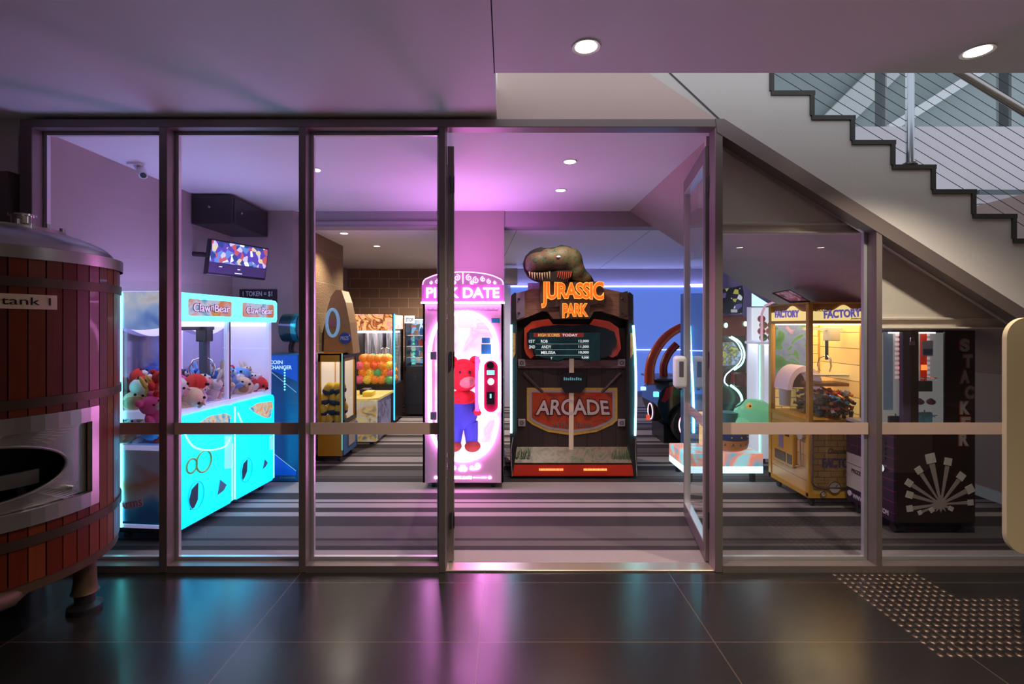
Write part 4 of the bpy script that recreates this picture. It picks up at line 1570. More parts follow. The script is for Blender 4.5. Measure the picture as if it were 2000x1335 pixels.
s1 = ppoly(B(), sh, DJ - .012, .011).obj('shield_border', art('gold_border', [(.55, .28, .04), (.65, .42, .08), (.42, .2, .04)], 8), pn, world=True)
ppoly(B(), shrink(sh, 5), DJ - .016, .004).obj('shield_inner_border', mat('pinkish_grey_border', (.42, .33, .33), .5), s1, world=True)
ppoly(B(), shrink(sh, 10), DJ - .020, .004).obj('shield_face', art('red_shield', [(.40, .02, .01), (.50, .07, .02), (.10, .015, .02)], 5), s1, world=True)
text('ARCADE', mat('worn_sign_letters', (.62, .48, .46), .5), s1, jx(1188) - jx(1048), .175, facing((jx(1118), DJ - .022, jz(795))), depth=.006, outline=mat('dark_maroon', (.10, .015, .02), .5), ow=.05, bold=.02,
     warp=lambda u, v: (u * (1 - .03 * v), v * (1 - .12 * u * u) + .10 * (1 - u * u)))
b = B()
rg = random.Random(5)
for i in range(26):
    px_ = 1080 + i * 3 + rg.uniform(-1, 1)
    if 1112 < px_ < 1124:
        continue
    b.tube([at(px_, 826 + rg.uniform(-2, 2), DJ - .022), at(px_ + rg.uniform(-2, 3), 833 + rg.uniform(-2, 2), DJ - .022)], .006, 4)
b.obj('worn_scrollwork', mat('grey_scrawl', (.16, .13, .13), .5), s1, world=True)
# centre pale post and pointer plate
ct = ppoly(B(), [(1112, 700), (1121, 700), (1120, 893), (1111, 893)], DJ - .03, .008).obj('centre_light_strip', mat('cream_strip', (.62, .45, .33), .4, emit=(.7, .5, .35), es=.15), pn, world=True)
pd = ppoly(B(), [(1095, 733), (1100, 728), (1140, 728), (1146, 734), (1143, 756), (1135, 767), (1104, 767), (1097, 756)], DJ - .06, .05).obj('sensor_box', BLACK, pn, world=True)
b = B()
for i in range(9):
    b.box(pxx(1101 + i * 4, DJ - .06), pxx(1103.6 + i * 4, DJ - .06), DJ - .063, DJ - .06, pz(741, DJ), pz(735 + (i % 3), DJ))
b.obj('box_decal', mat('teal_letters', (.15, .35, .4), .5, emit=(.1, .4, .45), es=.3), pd, world=True)
# ground print and red plinth
DB = 5.25
sl = B().add([(pxx(1000, DB), DB, pz(903, DB)), (pxx(1241, DB), DB, pz(903, DB)), (jx(1229), DJ + .0, jz(872)), (jx(1008), DJ, jz(872))], [(0, 1, 2, 3)])
sl.box(pxx(1000, DB), pxx(1241, DB), DB, DJ + .05, pz(903, DB) - .02, pz(903, DB) - .001)
sl.obj('sloping_ground_print', art('grass_and_sand', [(.06, .08, .035), (.16, .13, .09), (.26, .19, .13), (.10, .14, .06), (.2, .16, .12)], 6), jp, world=True)
g_ = B()
rg = random.Random(3)
for i in range(120):
    base = rg.choice(((1005, 1035), (1195, 1237)))
    px_ = rg.uniform(*base)
    q_ = at(px_, rg.uniform(885, 900), DB + .03)
    g_.tube([q_, q_ + Vector((rg.uniform(-.03, .03), 0, rg.uniform(.04, .11)))], [.003, .001], 3)
g_.obj('painted_grass', mat('grass_green', (.05, .15, .06), .6), jp, world=True)['kind'] = 'stuff'
pl = B().box(pxx(998, DB), pxx(1243, DB), DB, DB + .9, pz(930, DB), pz(903, DB), .008, 2).obj('red_plinth', mat('red_plinth_paint', (.62, .03, .008), .35), jp, world=True)
for a_, c_ in ((1054, 1099), (1141, 1184)):
    lb = B()
    for i in range(18):
        x_ = pxx(a_, DB) + (pxx(c_, DB) - pxx(a_, DB)) * i / 17
        lb.box(x_ - .0045, x_ + .0045, DB - .004, DB, pz(918.5, DB), pz(914.5, DB))
    lb.obj('plinth_light', glow('orange_led', (1.0, .16, .04), 4), pl, world=True)
for x_ in (.16, .7, 1.3):
    B().cyl((x_, 5.35, 0), (x_, 5.35, .03), .03, n=14).obj('levelling_foot', RUBBER, jp, world=True)
# side fins with chrome edge and cyan tubes
for s_, fin, led in ((-1, [(999, 576), (1006, 570), (1010, 640), (1010, 870), (1001, 930), (997, 930), (997, 845)], [(998.5, 634), (998.5, 845)]),
                     (1, [(1230, 570), (1237, 576), (1238, 634), (1244, 740), (1243, 850), (1245, 930), (1238, 930), (1230, 870), (1228, 640)], [(1237, 635), (1239.5, 670), (1242, 735), (1242, 780), (1240.5, 850)])):
    fo = ppoly(B(), fin, 5.24, .5).obj('side_fin', BLACKM, jp, world=True)
    B().tube(smooth_path([at(x, y, 5.225) for x, y in led], 4), .0115, 8).obj('cyan_light_tube', glow('cyan_tube', (.18, .85, 1.0), 10), fo, world=True, smooth=True)
    xx = 998 if s_ < 0 else 1236
    B().tube([at(xx, 577, 5.232), at(xx, 630, 5.232)], .006, 8).obj('chrome_edge', CHROME, fo, world=True, smooth=True)
    xx, x2 = (998, 1000) if s_ < 0 else (1241, 1244)
    B().tube([at(x2 - s_ * 2, 853, 5.232), at(xx, 880, 5.23), at(x2, 930, 5.23)], .006, 8).obj('chrome_edge', CHROME, fo, world=True, smooth=True)
    x1_, x2_ = (1001, 1008) if s_ < 0 else (1230, 1238)
    ppoly(B(), [(x1_ + 1, 650), (x2_ - 1, 650), (x2_ - 1, 690), (x1_ + 1, 700)], 5.236, .004).obj('flame_print', art('flame_art', [(.35, .05, .02), (.55, .16, .05), (.25, .03, .02)], 14), fo, world=True)
# red visor surround and screen
vis = [(1024, 640), (1040, 627), (1072, 622), (1080, 633), (1152, 633), (1160, 622), (1190, 627), (1208, 640), (1213, 680), (1206, 693), (1196, 698), (1180, 690), (1050, 690), (1036, 700), (1028, 692), (1024, 680)]
rs = ppoly(B(), vis, DJ - .10, .09).obj('visor_surround', REDP, jp, world=True)
scr = [(1029, 650), (1036, 643), (1060, 637), (1090, 634), (1118, 636), (1150, 633), (1182, 640), (1200, 648), (1205, 665), (1204, 676), (1196, 683), (1194, 693), (1168, 701), (1150, 706), (1132, 700), (1104, 700), (1090, 706), (1056, 698), (1042, 692), (1040, 683), (1031, 676)]
sf = ppoly(B(), scr, DJ - .125, .03).obj('screen_bezel', mat('deep_teal_black_bezel', (.008, .015, .022), .15), rs, world=True)
DS = DJ - .13
sn = ppoly(B(), [(1034, 649), (1172, 649), (1172, 703), (1150, 705), (1132, 699), (1104, 699), (1090, 704), (1056, 697), (1044, 690), (1042, 680), (1034, 676)], DS, .004).obj('screen', art('teal_screen', [(.002, .008, .012), (.003, .018, .022), (.005, .035, .04)], 5, .6), sf, world=True)
TXT = glow('score_letters', (.65, .70, .68), .9)
for s_, px_, py_, w_, h_, m_ in (
    ('HIGH SCORES', 1072, 654, 42, 6, glow('gold_letters', (.7, .5, .12), .8)), ('TODAY', 1113, 654, 30, 5, TXT),
    ('1ST', 1039, 666, 12, 6, TXT), ('ROB', 1063, 666, 13, 6, TXT), ('12,000', 1140, 666, 20, 6, TXT),
    ('2ND', 1039, 677, 12, 6, TXT), ('ANDY', 1067, 677, 19, 6, TXT), ('11,000', 1140, 677, 20, 6, TXT),
    ('MELISSA', 1071, 688, 28, 6, TXT), ('10,000', 1140, 688, 20, 6, TXT), ('Y', 1077, 699, 4, 5, TXT), ('9,000', 1143, 698, 14, 5, TXT)):
    text(s_, m_, sn, w_ * DS / F, h_ * DS / F, facing(at(px_, py_, DS - .0015)), depth=.001, bold=.015)
b = B()
for py_ in (671.5, 682.5, 693.5):
    b.tube([at(1046, py_, DS - .002), at(1150, py_, DS - .002)], .0012, 4)
b.obj('score_rule', TXT, sn, world=True)
B().box(pxx(1042, DS), pxx(1140, DS), DS - .0008, DS, pz(658, DS), pz(650, DS)).obj('score_banner', mat('dark_red_banner', (.12, .01, .01), .4, emit=(.25, .02, .02), es=.5), sn, world=True)
# timber marquee beam
mq = [(1001, 578), (1012, 573), (1040, 563), (1180, 563), (1222, 572), (1233, 577), (1233, 624), (1226, 624), (1175, 607), (1160, 608), (1152, 622), (1080, 622), (1070, 608), (1060, 607), (1012, 626), (1003, 626)]
mb = ppoly(B(), mq, DJ - .14, .5).obj('timber_marquee', WOOD, jp, world=True)
for a_, c_ in ((1008, 1025), (1210, 1226)):
    yb = 624 if a_ < 1100 else 620
    pb = ppoly(B(), [(a_, 572), (c_, 568), (c_, yb - 6), (a_, yb)], DJ - .16, .02).obj('riveted_strap', mat('mauve_steel_strap', (.33, .26, .33), .35, metal=.4) if a_ < 1100 else mat('brown_steel_strap', (.12, .08, .06), .4, metal=.4), mb, world=True)
    for py_ in (583, 611):
        q_ = at((a_ + c_) / 2 - 3, py_, DJ - .165)
        B().ball(q_, .014, 10, 6).obj('rivet', DARKM, pb, world=True, smooth=True)
lg = ppoly(B(), [(1054, 548), (1062, 545), (1080, 551), (1110, 549), (1140, 552), (1166, 549), (1176, 556), (1182, 574), (1181, 598), (1170, 592), (1152, 596), (1150, 620), (1095, 622), (1093, 598), (1066, 600), (1055, 590)], DJ - .20, .06).obj('logo_board', mat('charred_wood_board', (.07, .04, .035), .6), mb, world=True)
ORG = glow('orange_letters', (1.0, .13, .01), .95)
YEL = glow('yellow_outline', (1.0, .48, .08), .9)


def jw(u, v):
    # tall first and last letters
    k = 1.0 + .12 * abs(u) ** 2
    z = v * k + .10 * (u * u) * (-1 if v < 0 else .3)
    if u < -.82 and v < 0:
        z -= .25
    return u, z


text('JURASSIC', ORG, lg, pxx(1178, DJ - .2) - pxx(1058, DJ - .2), 37 * DJ / F, facing((pxx(1118, DJ - .2), DJ - .203, pz(572, DJ - .2))), depth=.012, outline=YEL, ow=.035, bold=.022, warp=jw, space=.92, name='logo_lettering')
text('PARK', ORG, lg, pxx(1147, DJ - .2) - pxx(1099, DJ - .2), 23 * DJ / F, facing((pxx(1123, DJ - .2), DJ - .203, pz(605, DJ - .2))), depth=.012, outline=YEL, ow=.035, bold=.022, space=.92, name='logo_lettering',
     warp=lambda u, v: (u, v - (.25 if (u < -.6 and v < 0) else 0)))
# dinosaur head, a shaped relief seen from the side
hd = [(1056, 552), (1040, 546), (1031, 540), (1024, 527), (1021, 514), (1026, 500), (1036, 490), (1047, 485), (1056, 482), (1062, 484), (1074, 484), (1086, 482), (1096, 478), (1106, 480), (1114, 482), (1122, 488), (1131, 494), (1137, 505), (1140, 520), (1146, 530), (1154, 538), (1162, 552)]
DD = DJ - .12
hb = B()
N_ = len(hd)
bm = bmesh.new()
front = [bm.verts.new((pxx(x, DD), DD + .06, pz(y, DD))) for x, y in hd]
bm.faces.new(front)
r = bmesh.ops.extrude_face_region(bm, geom=bm.faces[:])
for v in [g for g in r['geom'] if isinstance(g, bmesh.types.BMVert)]:
    v.co.y -= .07
hb.bm(bm)
head = hb.obj('dinosaur_topper', mat('black_topper_edge', (.012, .010, .010), .5), jp, world=True)
SK = art('dinosaur_hide', [(.010, .008, .007), (.045, .05, .035), (.15, .045, .015), (.04, .11, .03), (.02, .014, .010), (.10, .095, .07)], 11, 0, dist=3.5, rough=.62)
b = B()
for (x, y, rx, rz, ry) in ((1052, 512, 27, 20, .10), (1075, 508, 30, 21, .11), (1098, 507, 33, 26, .12), (1118, 512, 20, 28, .11), (1126, 532, 18, 22, .10), (1140, 545, 16, 14, .07), (1042, 521, 17, 12, .08), (1070, 492, 12, 7, .07), (1104, 489, 12, 8, .08)):
    q_ = at(x, y, DD)
    b.ball((q_.x, DD - .01, q_.z), (rx * DD / F, ry, rz * DD / F), 24, 14)
me_o = b.obj('dinosaur_head', SK, head, world=True, smooth=True)
md = me_o.modifiers.new('merge', 'REMESH')
md.mode = 'VOXEL'
md.voxel_size = .011
md.use_smooth_shade = True
ms_ = me_o.modifiers.new('soften', 'SMOOTH')
ms_.factor = .8
ms_.iterations = 14
mo = ppoly(B(), [(1030, 538), (1034, 530), (1050, 533), (1070, 535), (1078, 531), (1090, 528), (1118, 527), (1116, 540), (1108, 550), (1060, 549), (1040, 543)], DD - .125, .10).obj('open_mouth', mat('dark_maw', (.02, .008, .006), .6), head, world=True)
b = B()
for i in range(9):
    px_ = 1034 + i * 4.9
    q_ = at(px_, 530 + (i % 2) * .6 + 2 * math.sin(i / 8 * PI), DD - .13)
    b.cyl(q_, q_ + Vector((.004, -.004, -.055 - .012 * (i % 3))), .010, .001, 8)
b.obj('teeth', mat('ivory_teeth', (.75, .58, .28), .4), mo, world=True, smooth=True)
b = B()
for i in range(7):
    q_ = at(1091 + i * 4.2, 530, DD - .13)
    b.tube([q_, q_ + Vector((-.012, -.004, -.085 + abs(i - 3) * .008))], [.009, .004], 6)
b.obj('red_throat', mat('red_orange_throat', (.55, .07, .02), .5), mo, world=True, smooth=True)
q_ = at(1091, 501, DD - .125)
B().ball(q_, (.022, .012, .010), 12, 8).obj('eye', mat('white_eye', (.8, .8, .78), .3, emit=(.8, .8, .78), es=.3), head, world=True, smooth=True)
B().box(pxx(1031, 5.5), pxx(1056, 5.5), 5.5, 5.53, pz(566, 5.5), pz(552, 5.5)).obj('topper_bracket', mat('pale_lilac_bracket', (.5, .5, .62), .4), head, world=True)

# ================================================================== LEFT SIDE OF THE ARCADE
# black equipment box up in the corner
eb = thing('equipment_cabinet', 'black wall cabinet fixed high in the left corner under the ceiling', 'cabinet', (-2.95, 5.33, 2.66))
B().box(-3.165, -2.755, 4.94, 5.695, 2.66, 2.95, .012, 2).obj('case', mat('black_lacquer', (.014, .012, .016), .35), eb, world=True)
B().box(-2.757, -2.745, 4.98, 5.66, 2.68, 2.93, .006, 1).obj('side_door', mat('dark_smoked_door', (.022, .018, .03), .2), eb, world=True)
for x, y, z in ((-2.98, 4.936, 2.83), (-2.74, 5.1, 2.80)):
    B().ball((x, y, z), .012, 10, 8).obj('knob', STEEL, eb, world=True, smooth=True)
# television
tvp = [at(412, 465, 4.6), at(526, 485, 5.2), at(518, 547, 5.17), at(403, 535, 4.57)]
tvc = sum(tvp, Vector()) / 4
tv = thing('television', 'black flat television with a bright colourful picture hung below the black cabinet', 'television', tvc)
ux = (tvp[1] - tvp[0]).normalized()
uz = (tvp[0] - tvp[3]).normalized()
uy = uz.cross(ux).normalized()          # into the set (away from viewer)
if uy.x > 0:
    uy = -uy
TM = Matrix((( ux.x, uy.x, uz.x, tvc.x), (ux.y, uy.y, uz.y, tvc.y), (ux.z, uy.z, uz.z, tvc.z), (0, 0, 0, 1)))
tw, th_ = (tvp[1] - tvp[0]).length / 2, (tvp[0] - tvp[3]).length / 2
B().box(-tw, tw, 0, .05, -th_, th_, .006, 1).M(TM).obj('bezel', BLACK, tv, world=True)
B().box(-tw + .015, tw - .015, -.003, .001, -th_ * .28, th_ - .015).M(TM).obj('picture', art('game_picture', [(.08, .05, .35), (.5, .45, .9), (.02, .05, .2), (.8, .85, .95), (.45, .08, .1), (.6, .5, .3), (.1, .2, .5)], 22, 1.3, 'cells', const=True), tv, world=True)
B().box(-tw + .015, tw - .015, -.003, .001, -th_ + .02, -th_ * .28).M(TM).obj('picture_lower_band', mat('dark_violet_screen', (.03, .02, .08), .2, emit=(.08, .05, .2), es=.6), tv, world=True)
b = B()
for u_, v_, w_ in ((-.6, -.5, .03), (.0, -.55, .03), (.0, -.78, .08)):
    b.box(u_ * tw - w_ / 2, u_ * tw + w_ / 2, -.005, -.003, v_ * th_ - .004, v_ * th_ + .004)
b.M(TM).obj('screen_caption', glow('white_caption', (.9, .9, 1), 1), tv, world=True)
B().tube([tvc + uy * .05, tvc + uy * .2 + Vector((0, 0, .05)), (-3.17, tvc.y + .1, tvc.z + .08)], .025, 10).obj('wall_arm', BLACK, tv, world=True, smooth=True)
# security camera
q = at(278, 325, 4.05)
sc_ = thing('security_camera', 'small white security camera on the arcade ceiling at the left', 'camera', (q.x, q.y, ZC))
B().cyl((q.x - .06, q.y, ZC - .018), (q.x - .06, q.y, ZC), .055, n=24).obj('mount', WHITE, sc_, world=True, smooth=True)
B().tube([(q.x - .06, q.y, ZC - .01), (q.x - .03, q.y, ZC - .05), (q.x + .0, q.y, ZC - .06)], .016, 10).obj('arm', WHITE, sc_, world=True, smooth=True)
B().cyl((q.x - .03, q.y + .03, ZC - .035), (q.x + .045, q.y - .05, ZC - .11), .032, n=18).obj('barrel', WHITE, sc_, world=True, smooth=True)
B().cyl((q.x + .045, q.y - .05, ZC - .11), (q.x + .048, q.y - .053, ZC - .113), .022, n=16).obj('lens', BLACK, sc_, world=True)
# price sign
sg_ = thing('wall_sign', 'black wall sign with white token price lettering behind the claw machine', 'sign', (-2.88, 5.69, 1.75))
B().box(pxx(468, 5.68), pxx(540, 5.68), 5.675, 5.695, 1.74, pz(565, 5.68)).obj('board', mat('black_board', (.01, .01, .014), .4), sg_, world=True)
text('1 TOKEN = $1', mat('white_sign_letters', (.7, .7, .72), .5), sg_, pxx(532, 5.68) - pxx(475, 5.68), .065, facing(at(503, 574, 5.67)), depth=.003, bold=.01)
text('$2', mat('white_sign_letters', (.7, .7, .72), .5), sg_, .065, .065, facing(at(527, 590, 5.67)), depth=.003, bold=.01)

# coin changer
DC = 5.16
cc = thing('coin_changer', 'tall blue coin changer cabinet standing beside the cyan claw machine', 'coin changer', (-2.27, 5.3, 0))
cx0, cx1 = pxx(510, DC), pxx(583, DC)
B().box(cx0, cx1, DC, DC + .40, .0, pz(692, DC), .006, 1).obj('cabinet_body', mat('teal_blue_cabinet', (.01, .13, .30), .3), cc, world=True)
fp = ppoly(B(), [(510, 694), (581, 694), (581, 745), (529, 722), (510, 712)], DC - .006, .006).obj('blue_print', mat('bright_blue_print', (.01, .09, .55), .3, emit=(.0, .12, .7), es=.35), cc, world=True)
ppoly(B(), [(510, 850), (529, 880), (578, 920), (578, 928), (510, 928)], DC - .006, .006).obj('blue_print', mat('bright_blue_print', (.01, .09, .55), .3), cc, world=True)
B().tube([at(520, 718, DC - .008), at(579, 766, DC - .008)], .0025, 5).obj('white_line', mat('pale_cyan_line', (.5, .75, .9), .4, emit=(.5, .8, 1), es=.4), cc, world=True)
B().tube([at(528, 880, DC - .008), at(578, 919, DC - .008)], .0025, 5).obj('white_line', mat('pale_cyan_line', (.5, .75, .9), .4), cc, world=True)
LT = glow('pale_blue_letters', (.55, .8, .95), .9)
text('COIN', LT, cc, .14, .04, facing(at(539, 707, DC - .008)), depth=.002, bold=.02)
text('CHANGER', LT, cc, .235, .04, facing(at(548, 717, DC - .008)), depth=.002, bold=.02)
text('CHANGER', mat('dim_blue_letters', (.15, .35, .5), .5), cc, .17, .022, facing(at(562, 932, DC - .008)), depth=.002, bold=.02)
b = B()
for i in range(8):
    q = at(556, 722 + i * 5.5, DC - .008)
    b.ball(q, (.008, .003, .009), 8, 6)
b.obj('indicator_lights', glow('cyan_dots', (.2, .9, 1), 2.5), cc, world=True)
# round drum head on a curved arm behind it
DQ = 5.75
dr = thing('strength_tester', 'punching game head, a black round drum on a curved arm above the coin changer', 'arcade game', (-2.45, 5.72, 0))
q = at(575, 640, 5.52)
B().cyl((q.x - .10, q.y, q.z), (q.x + .10, q.y - .01, q.z), .16, n=40).obj('drum', mat('gloss_black_teal', (.01, .05, .06), .15, coat=.5), dr, world=True, smooth=True)
B().lathe([(.162, -.03), (.166, 0), (.162, .03)], (0, 0, 0), 40).M(Matrix.Translation((q.x + .06, q.y - .02, q.z)) @ Matrix.Rotation(PI / 2, 4, 'Y')).obj('drum_ring', mat('cyan_metal_ring', (.05, .5, .55), .2, metal=.8), dr, world=True, smooth=True)
B().tube(smooth_path([(q.x - .02, q.y + .06, q.z - .12), (q.x - .07, q.y + .08, q.z - .22), (q.x - .06, q.y + .08, 1.2), (q.x - .06, q.y + .08, .05)], 4), .03, 12).obj('arm', DARKM, dr, world=True, smooth=True)
B().box(q.x - .22, q.x + .18, 5.59, 5.69, 0, .25, .01, 1).obj('base', BLACK, dr, world=True)

# narrow violet cabinet by the pier
vc = thing('vending_cabinet', 'narrow violet printed cabinet on chrome casters left of the yellow crane', 'cabinet', (-2.33, 6.0, 0))
B().box(-2.375, -2.262, 5.80, 6.35, .09, 1.30, .006, 1).obj('cabinet_body', art('violet_print', [(.04, .02, .12), (.12, .08, .35), (.04, .10, .35), (.35, .32, .5), (.30, .18, .02), (.06, .03, .18)], 9, 0, rough=.3), vc, world=True)
B().tube([(-2.32, 5.80, .05), (-2.27, 5.79, .03), (-2.25, 5.82, .015)], .012, 8).cyl((-2.32, 5.84, .035), (-2.28, 5.84, .035), .035, n=16).obj('caster', CHROME, vc, world=True, smooth=True)
B().cyl((-2.34, 6.28, .045), (-2.29, 6.28, .045), .045, n=16).obj('caster', DARKM, vc, world=True, smooth=True)

# yellow crane with pointed topper
YM = mat('mustard_yellow_paint', (.68, .33, .02), .35)
yx0, yx1, yd0, yd1 = -2.245, -1.955, 5.87, 6.42
yc = thing('crane_machine', 'yellow crane machine of yellow plush toys with tall pointed sign board on top', 'crane machine', (-2.10, 6.12, 0))
zB_, zT_ = .08, pz(690, yd0)
b = B()
w = .03
b.box(yx0, yx1, yd0, yd1, zB_, .42)
b.box(yx0, yx1, yd0, yd0 + w, zT_ - .10, zT_).box(yx0, yx1, yd1 - w, yd1, zT_ - .10, zT_).box(yx0, yx1, yd0, yd1, zT_ - .02, zT_)
b.box(yx0, yx0 + w, yd0, yd0 + w, .42, zT_).box(yx1 - w, yx1, yd0, yd0 + w, .42, zT_).box(yx0, yx0 + w, yd1 - w, yd1, .42, zT_).box(yx1 - w, yx1, yd1 - w, yd1, .42, zT_)
b.box(yx1 - w, yx1, yd0, yd1, zT_ - .10, zT_)
b.obj('cabinet_frame', YM, yc, world=True)
B().box(yx0 + .01, yx0 + .02, yd0 + .03, yd1 - .03, .42, zT_ - .05).box(yx0 + .02, yx1 - .01, yd1 - .02, yd1 - .01, .42, zT_ - .05).obj('lit_back', glow('warm_lit_back', (.9, .75, .62), .55), yc, world=True)
B().box(yx0 + w, yx1 - w, yd0 + .01, yd0 + .014, .42, zT_ - .1).obj('side_glass', GLASSM, yc, world=True)
B().box(yx1 - .014, yx1 - .01, yd0 + w, yd1 - w, .42, zT_ - .1).obj('front_glass', GLASSM, yc, world=True)
B().box(yx1, yx1 + .012, yd0 + .02, yd1 - .02, zT_ - .06, zT_ - .02).box(yx1, yx1 + .012, yd0 + .02, yd0 + .06, .48, zT_ - .04).box(yx1, yx1 + .012, yd1 - .06, yd1 - .02, .48, zT_ - .04).box(yx1, yx1 + .012, yd0 + .02, yd1 - .02, .44, .50).obj('door_frame', BLACK, yc, world=True)
B().box(yx1, yx1 + .02, yd0 + .01, yd1 - .01, .085, .40).obj('lower_front', mat('denim_blue_panel', (.06, .16, .36), .5), yc, world=True)
B().box(yx1 + .02, yx1 + .03, yd0 + .16, yd1 - .14, .16, .36, .004, 1).obj('prize_door', mat('worn_cream_door', (.5, .42, .32), .5), yc, world=True)
B().box(yx1 - .006, yx1 + .005, yd0 - .006, yd0 + .004, .15, zT_).obj('corner_light', mat('pale_green_edge', (.3, .6, .5), .3, emit=(.3, .8, .65), es=.5), yc, world=True)
for x in (yx0 + .05, yx1 - .05):
    for y in (yd0 + .06, yd1 - .06):
        B().cyl((x - .012, y, .03), (x + .012, y, .03), .03, n=14).box(x - .02, x + .02, y - .02, y + .02, .045, zB_).obj('caster', DARKM, yc, world=True)
B().box(yx0 + .03, yx1 - .03, yd0 + .03, yd1 - .03, zT_ - .03, zT_ - .02).obj('light_box', glow('warm_light_box', (1, .85, .6), 4), yc, world=True)
# topper: pointed two-sided board
tp = B()
pf = [(633, 690), (635, 640), (641, 600), (648, 578), (657, 566), (668, 567), (676, 590), (684, 630), (691, 690)]
pp = [((x - 988) * 6.1 / F, H - (y - 635) * 6.1 / F) for x, y in pf]
tp.prism(pp, 6.08, 6.36, 'y')
to = tp.obj('topper_board', mat('ochre_topper', (.50, .28, .07), .4, vary=.15, vscale=8), yc, world=True)
qc = at(650, 630, 6.075)
rg_ = B()
for r_, nm in ((.12, 'a'),):
    rg_.tube([(qc.x + .072 * math.cos(t * PI / 16), 6.07, qc.z + .165 * math.sin(t * PI / 16)) for t in range(32)], .02, 8, True)
rg_.obj('topper_ring', mat('pale_blue_ring', (.35, .6, .85), .35, emit=(.3, .6, .9), es=.3), to, world=True, smooth=True)
B().cyl((qc.x, 6.07, qc.z), (qc.x, 6.08, qc.z), .055, n=24).obj('topper_disc', mat('rosy_disc', (.5, .25, .2), .4), to, world=True)
qd = at(674, 660, 6.06)
dsk = B().cyl((qd.x, 6.045, qd.z), (qd.x, 6.08, qd.z), .068, n=28).obj('prize_disc', mat('royal_blue_disc', (.02, .08, .40), .4), to, world=True, smooth=True)
text('PRIZE', mat('white_round_letters', (.75, .78, .85), .4), dsk, .10, .045, facing((qd.x, 6.043, qd.z)), depth=.002, bold=.02)
ppoly(B(), [(619, 690), (636, 690), (640, 610)], 6.37, .02).obj('topper_wing', BLACK, yc, world=True)
# plain yellow toys in it
ye = B().ball((0, 0, .075), (.052, .05, .075), 16, 10)
ye.cur = 1
ye.ball((0, 0, .045), (.0535, .0515, .045), 16, 8)
yo = ye.obj('plush_toy', [pm((.85, .60, .08)), pm((.06, .09, .20))], smooth=True)
first = True
for i, (x, y, z) in enumerate([(yx0 + .06 + (i % 3) * .085, yd0 + .075 + (i // 3) % 2 * .12, .425 + (i // 6) * .125) for i in range(24)]):
    if first:
        o = yo
        first = False
    else:
        o = yo.copy()
        COL.objects.link(o)
    o.location = (x, y + .01 * (i % 2), z)
    o.rotation_euler = (rnd.uniform(-.4, .4), rnd.uniform(-.4, .4), rnd.uniform(0, 6))
    tag(o, 'yellow egg-shaped plush toy, %s of the %s row, %s layer in the yellow crane' % (['left', 'middle', 'right'][i % 3], ['front', 'back'][(i // 3) % 2], ['bottom', 'second', 'third', 'top'][i // 6]), 'plush toy', 'yellow plush toys in the crane')

# children's game table with yellow top
kg = thing('game_table', 'white printed childrens game unit with a wide speckled yellow top', 'game table', (-2.02, 7.15, 0))
kx0, kx1, kd0, kd1 = -2.36, -1.755, 6.70, 7.60
zk = pz(783, 6.7)
B().box(kx0 + .02, kx1 - .02, kd0 + .02, kd1 - .02, .05, zk).obj('base_cabinet', art('kids_print', [(.75, .72, .70), (.9, .8, .35), (.7, .68, .72), (.85, .55, .15), (.12, .25, .3), (.8, .78, .8)], 5, .28), kg, world=True)
B().prism([(kx0, kd0), (kx1 - .12, kd0), (kx1, kd0 + .12), (kx1 + .02, kd1), (kx0, kd1)], zk, zk + .03, 'z').obj('table_top', art('speckled_yellow', [(.75, .50, .12), (.90, .70, .25), (.8, .55, .1), (.7, .4, .1)], 14, .35), kg, world=True)
B().box(kx1 - .02, kx1 - .01, kd0 + .12, kd1 - .05, .06, zk - .01).obj('side_print', art('violet_kids_print', [(.25, .22, .45), (.4, .4, .65), (.15, .1, .2), (.5, .5, .7)], 6, .15), kg, world=True)
B().box(-2.02, -1.88, 6.9, 7.12, zk + .03, zk + .10, .02, 2).obj('yellow_paddle', mat('yellow_and_black', (.8, .6, .05), .4), kg, world=True, smooth=True)
B().box(-2.12, -1.98, 7.1, 7.3, zk + .03, zk + .11, .02, 2).obj('black_paddle', BLACK, kg, world=True, smooth=True)
for x in (kx0 + .08, kx1 - .1):
    for y in (kd0 + .1, kd1 - .1):
        B().cyl((x, y, 0), (x, y, .05), .03, n=14).obj('foot', RUBBER, kg, world=True)

# ball crane
bx0, bx1, bd0, bd1 = -2.56, -1.84, 8.10, 8.80
bc = thing('ball_crane', 'large dark crane machine full of bright balls with blue light strip on its corner', 'crane machine', (-2.2, 8.45, 0))
zt_ = pz(612, bd0)
b = B()
b.box(bx0, bx1, bd0, bd1, .05, .66).box(bx0, bx1, bd0, bd1, zt_ - .02, zt_).box(bx0, bx0 + .04, bd0, bd1, .6, zt_).box(bx0, bx1, bd1 - .03, bd1, .6, zt_)
b.box(bx1 - .03, bx1, bd0, bd0 + .03, .6, zt_).box(bx1 - .03, bx1, bd1 - .03, bd1, .6, zt_)
b.obj('cabinet_body', mat('dark_brown_cabinet', (.025, .015, .015), .4), bc, world=True)
hd = B().box(bx0 + .04, bx1 - .03, bd0 - .01, bd0 + .02, zt_ - .28, zt_ - .01).obj('header', art('fiery_header', [(.05, .01, .01), (.9, .25, .06), (.12, .02, .02), (1, .45, .15), (.95, .2, .25), (.03, .01, .02)], 4.5, 1.3, dist=2.5), bc, world=True)
B().box(bx1 - .005, bx1 + .005, bd0 + .05, bd1 - .05, zt_ - .26, zt_ - .02).obj('side_header', art('red_white_header', [(.7, .1, .08), (.85, .55, .5), (.8, .15, .1)], 7, .8), bc, world=True)
text('TREASURE', glow('orange_red_letters', (1, .5, .2), 1.6), hd, .40, .07, facing(at(712, 628, bd0 - .013)), depth=.003, bold=.02) if False else None
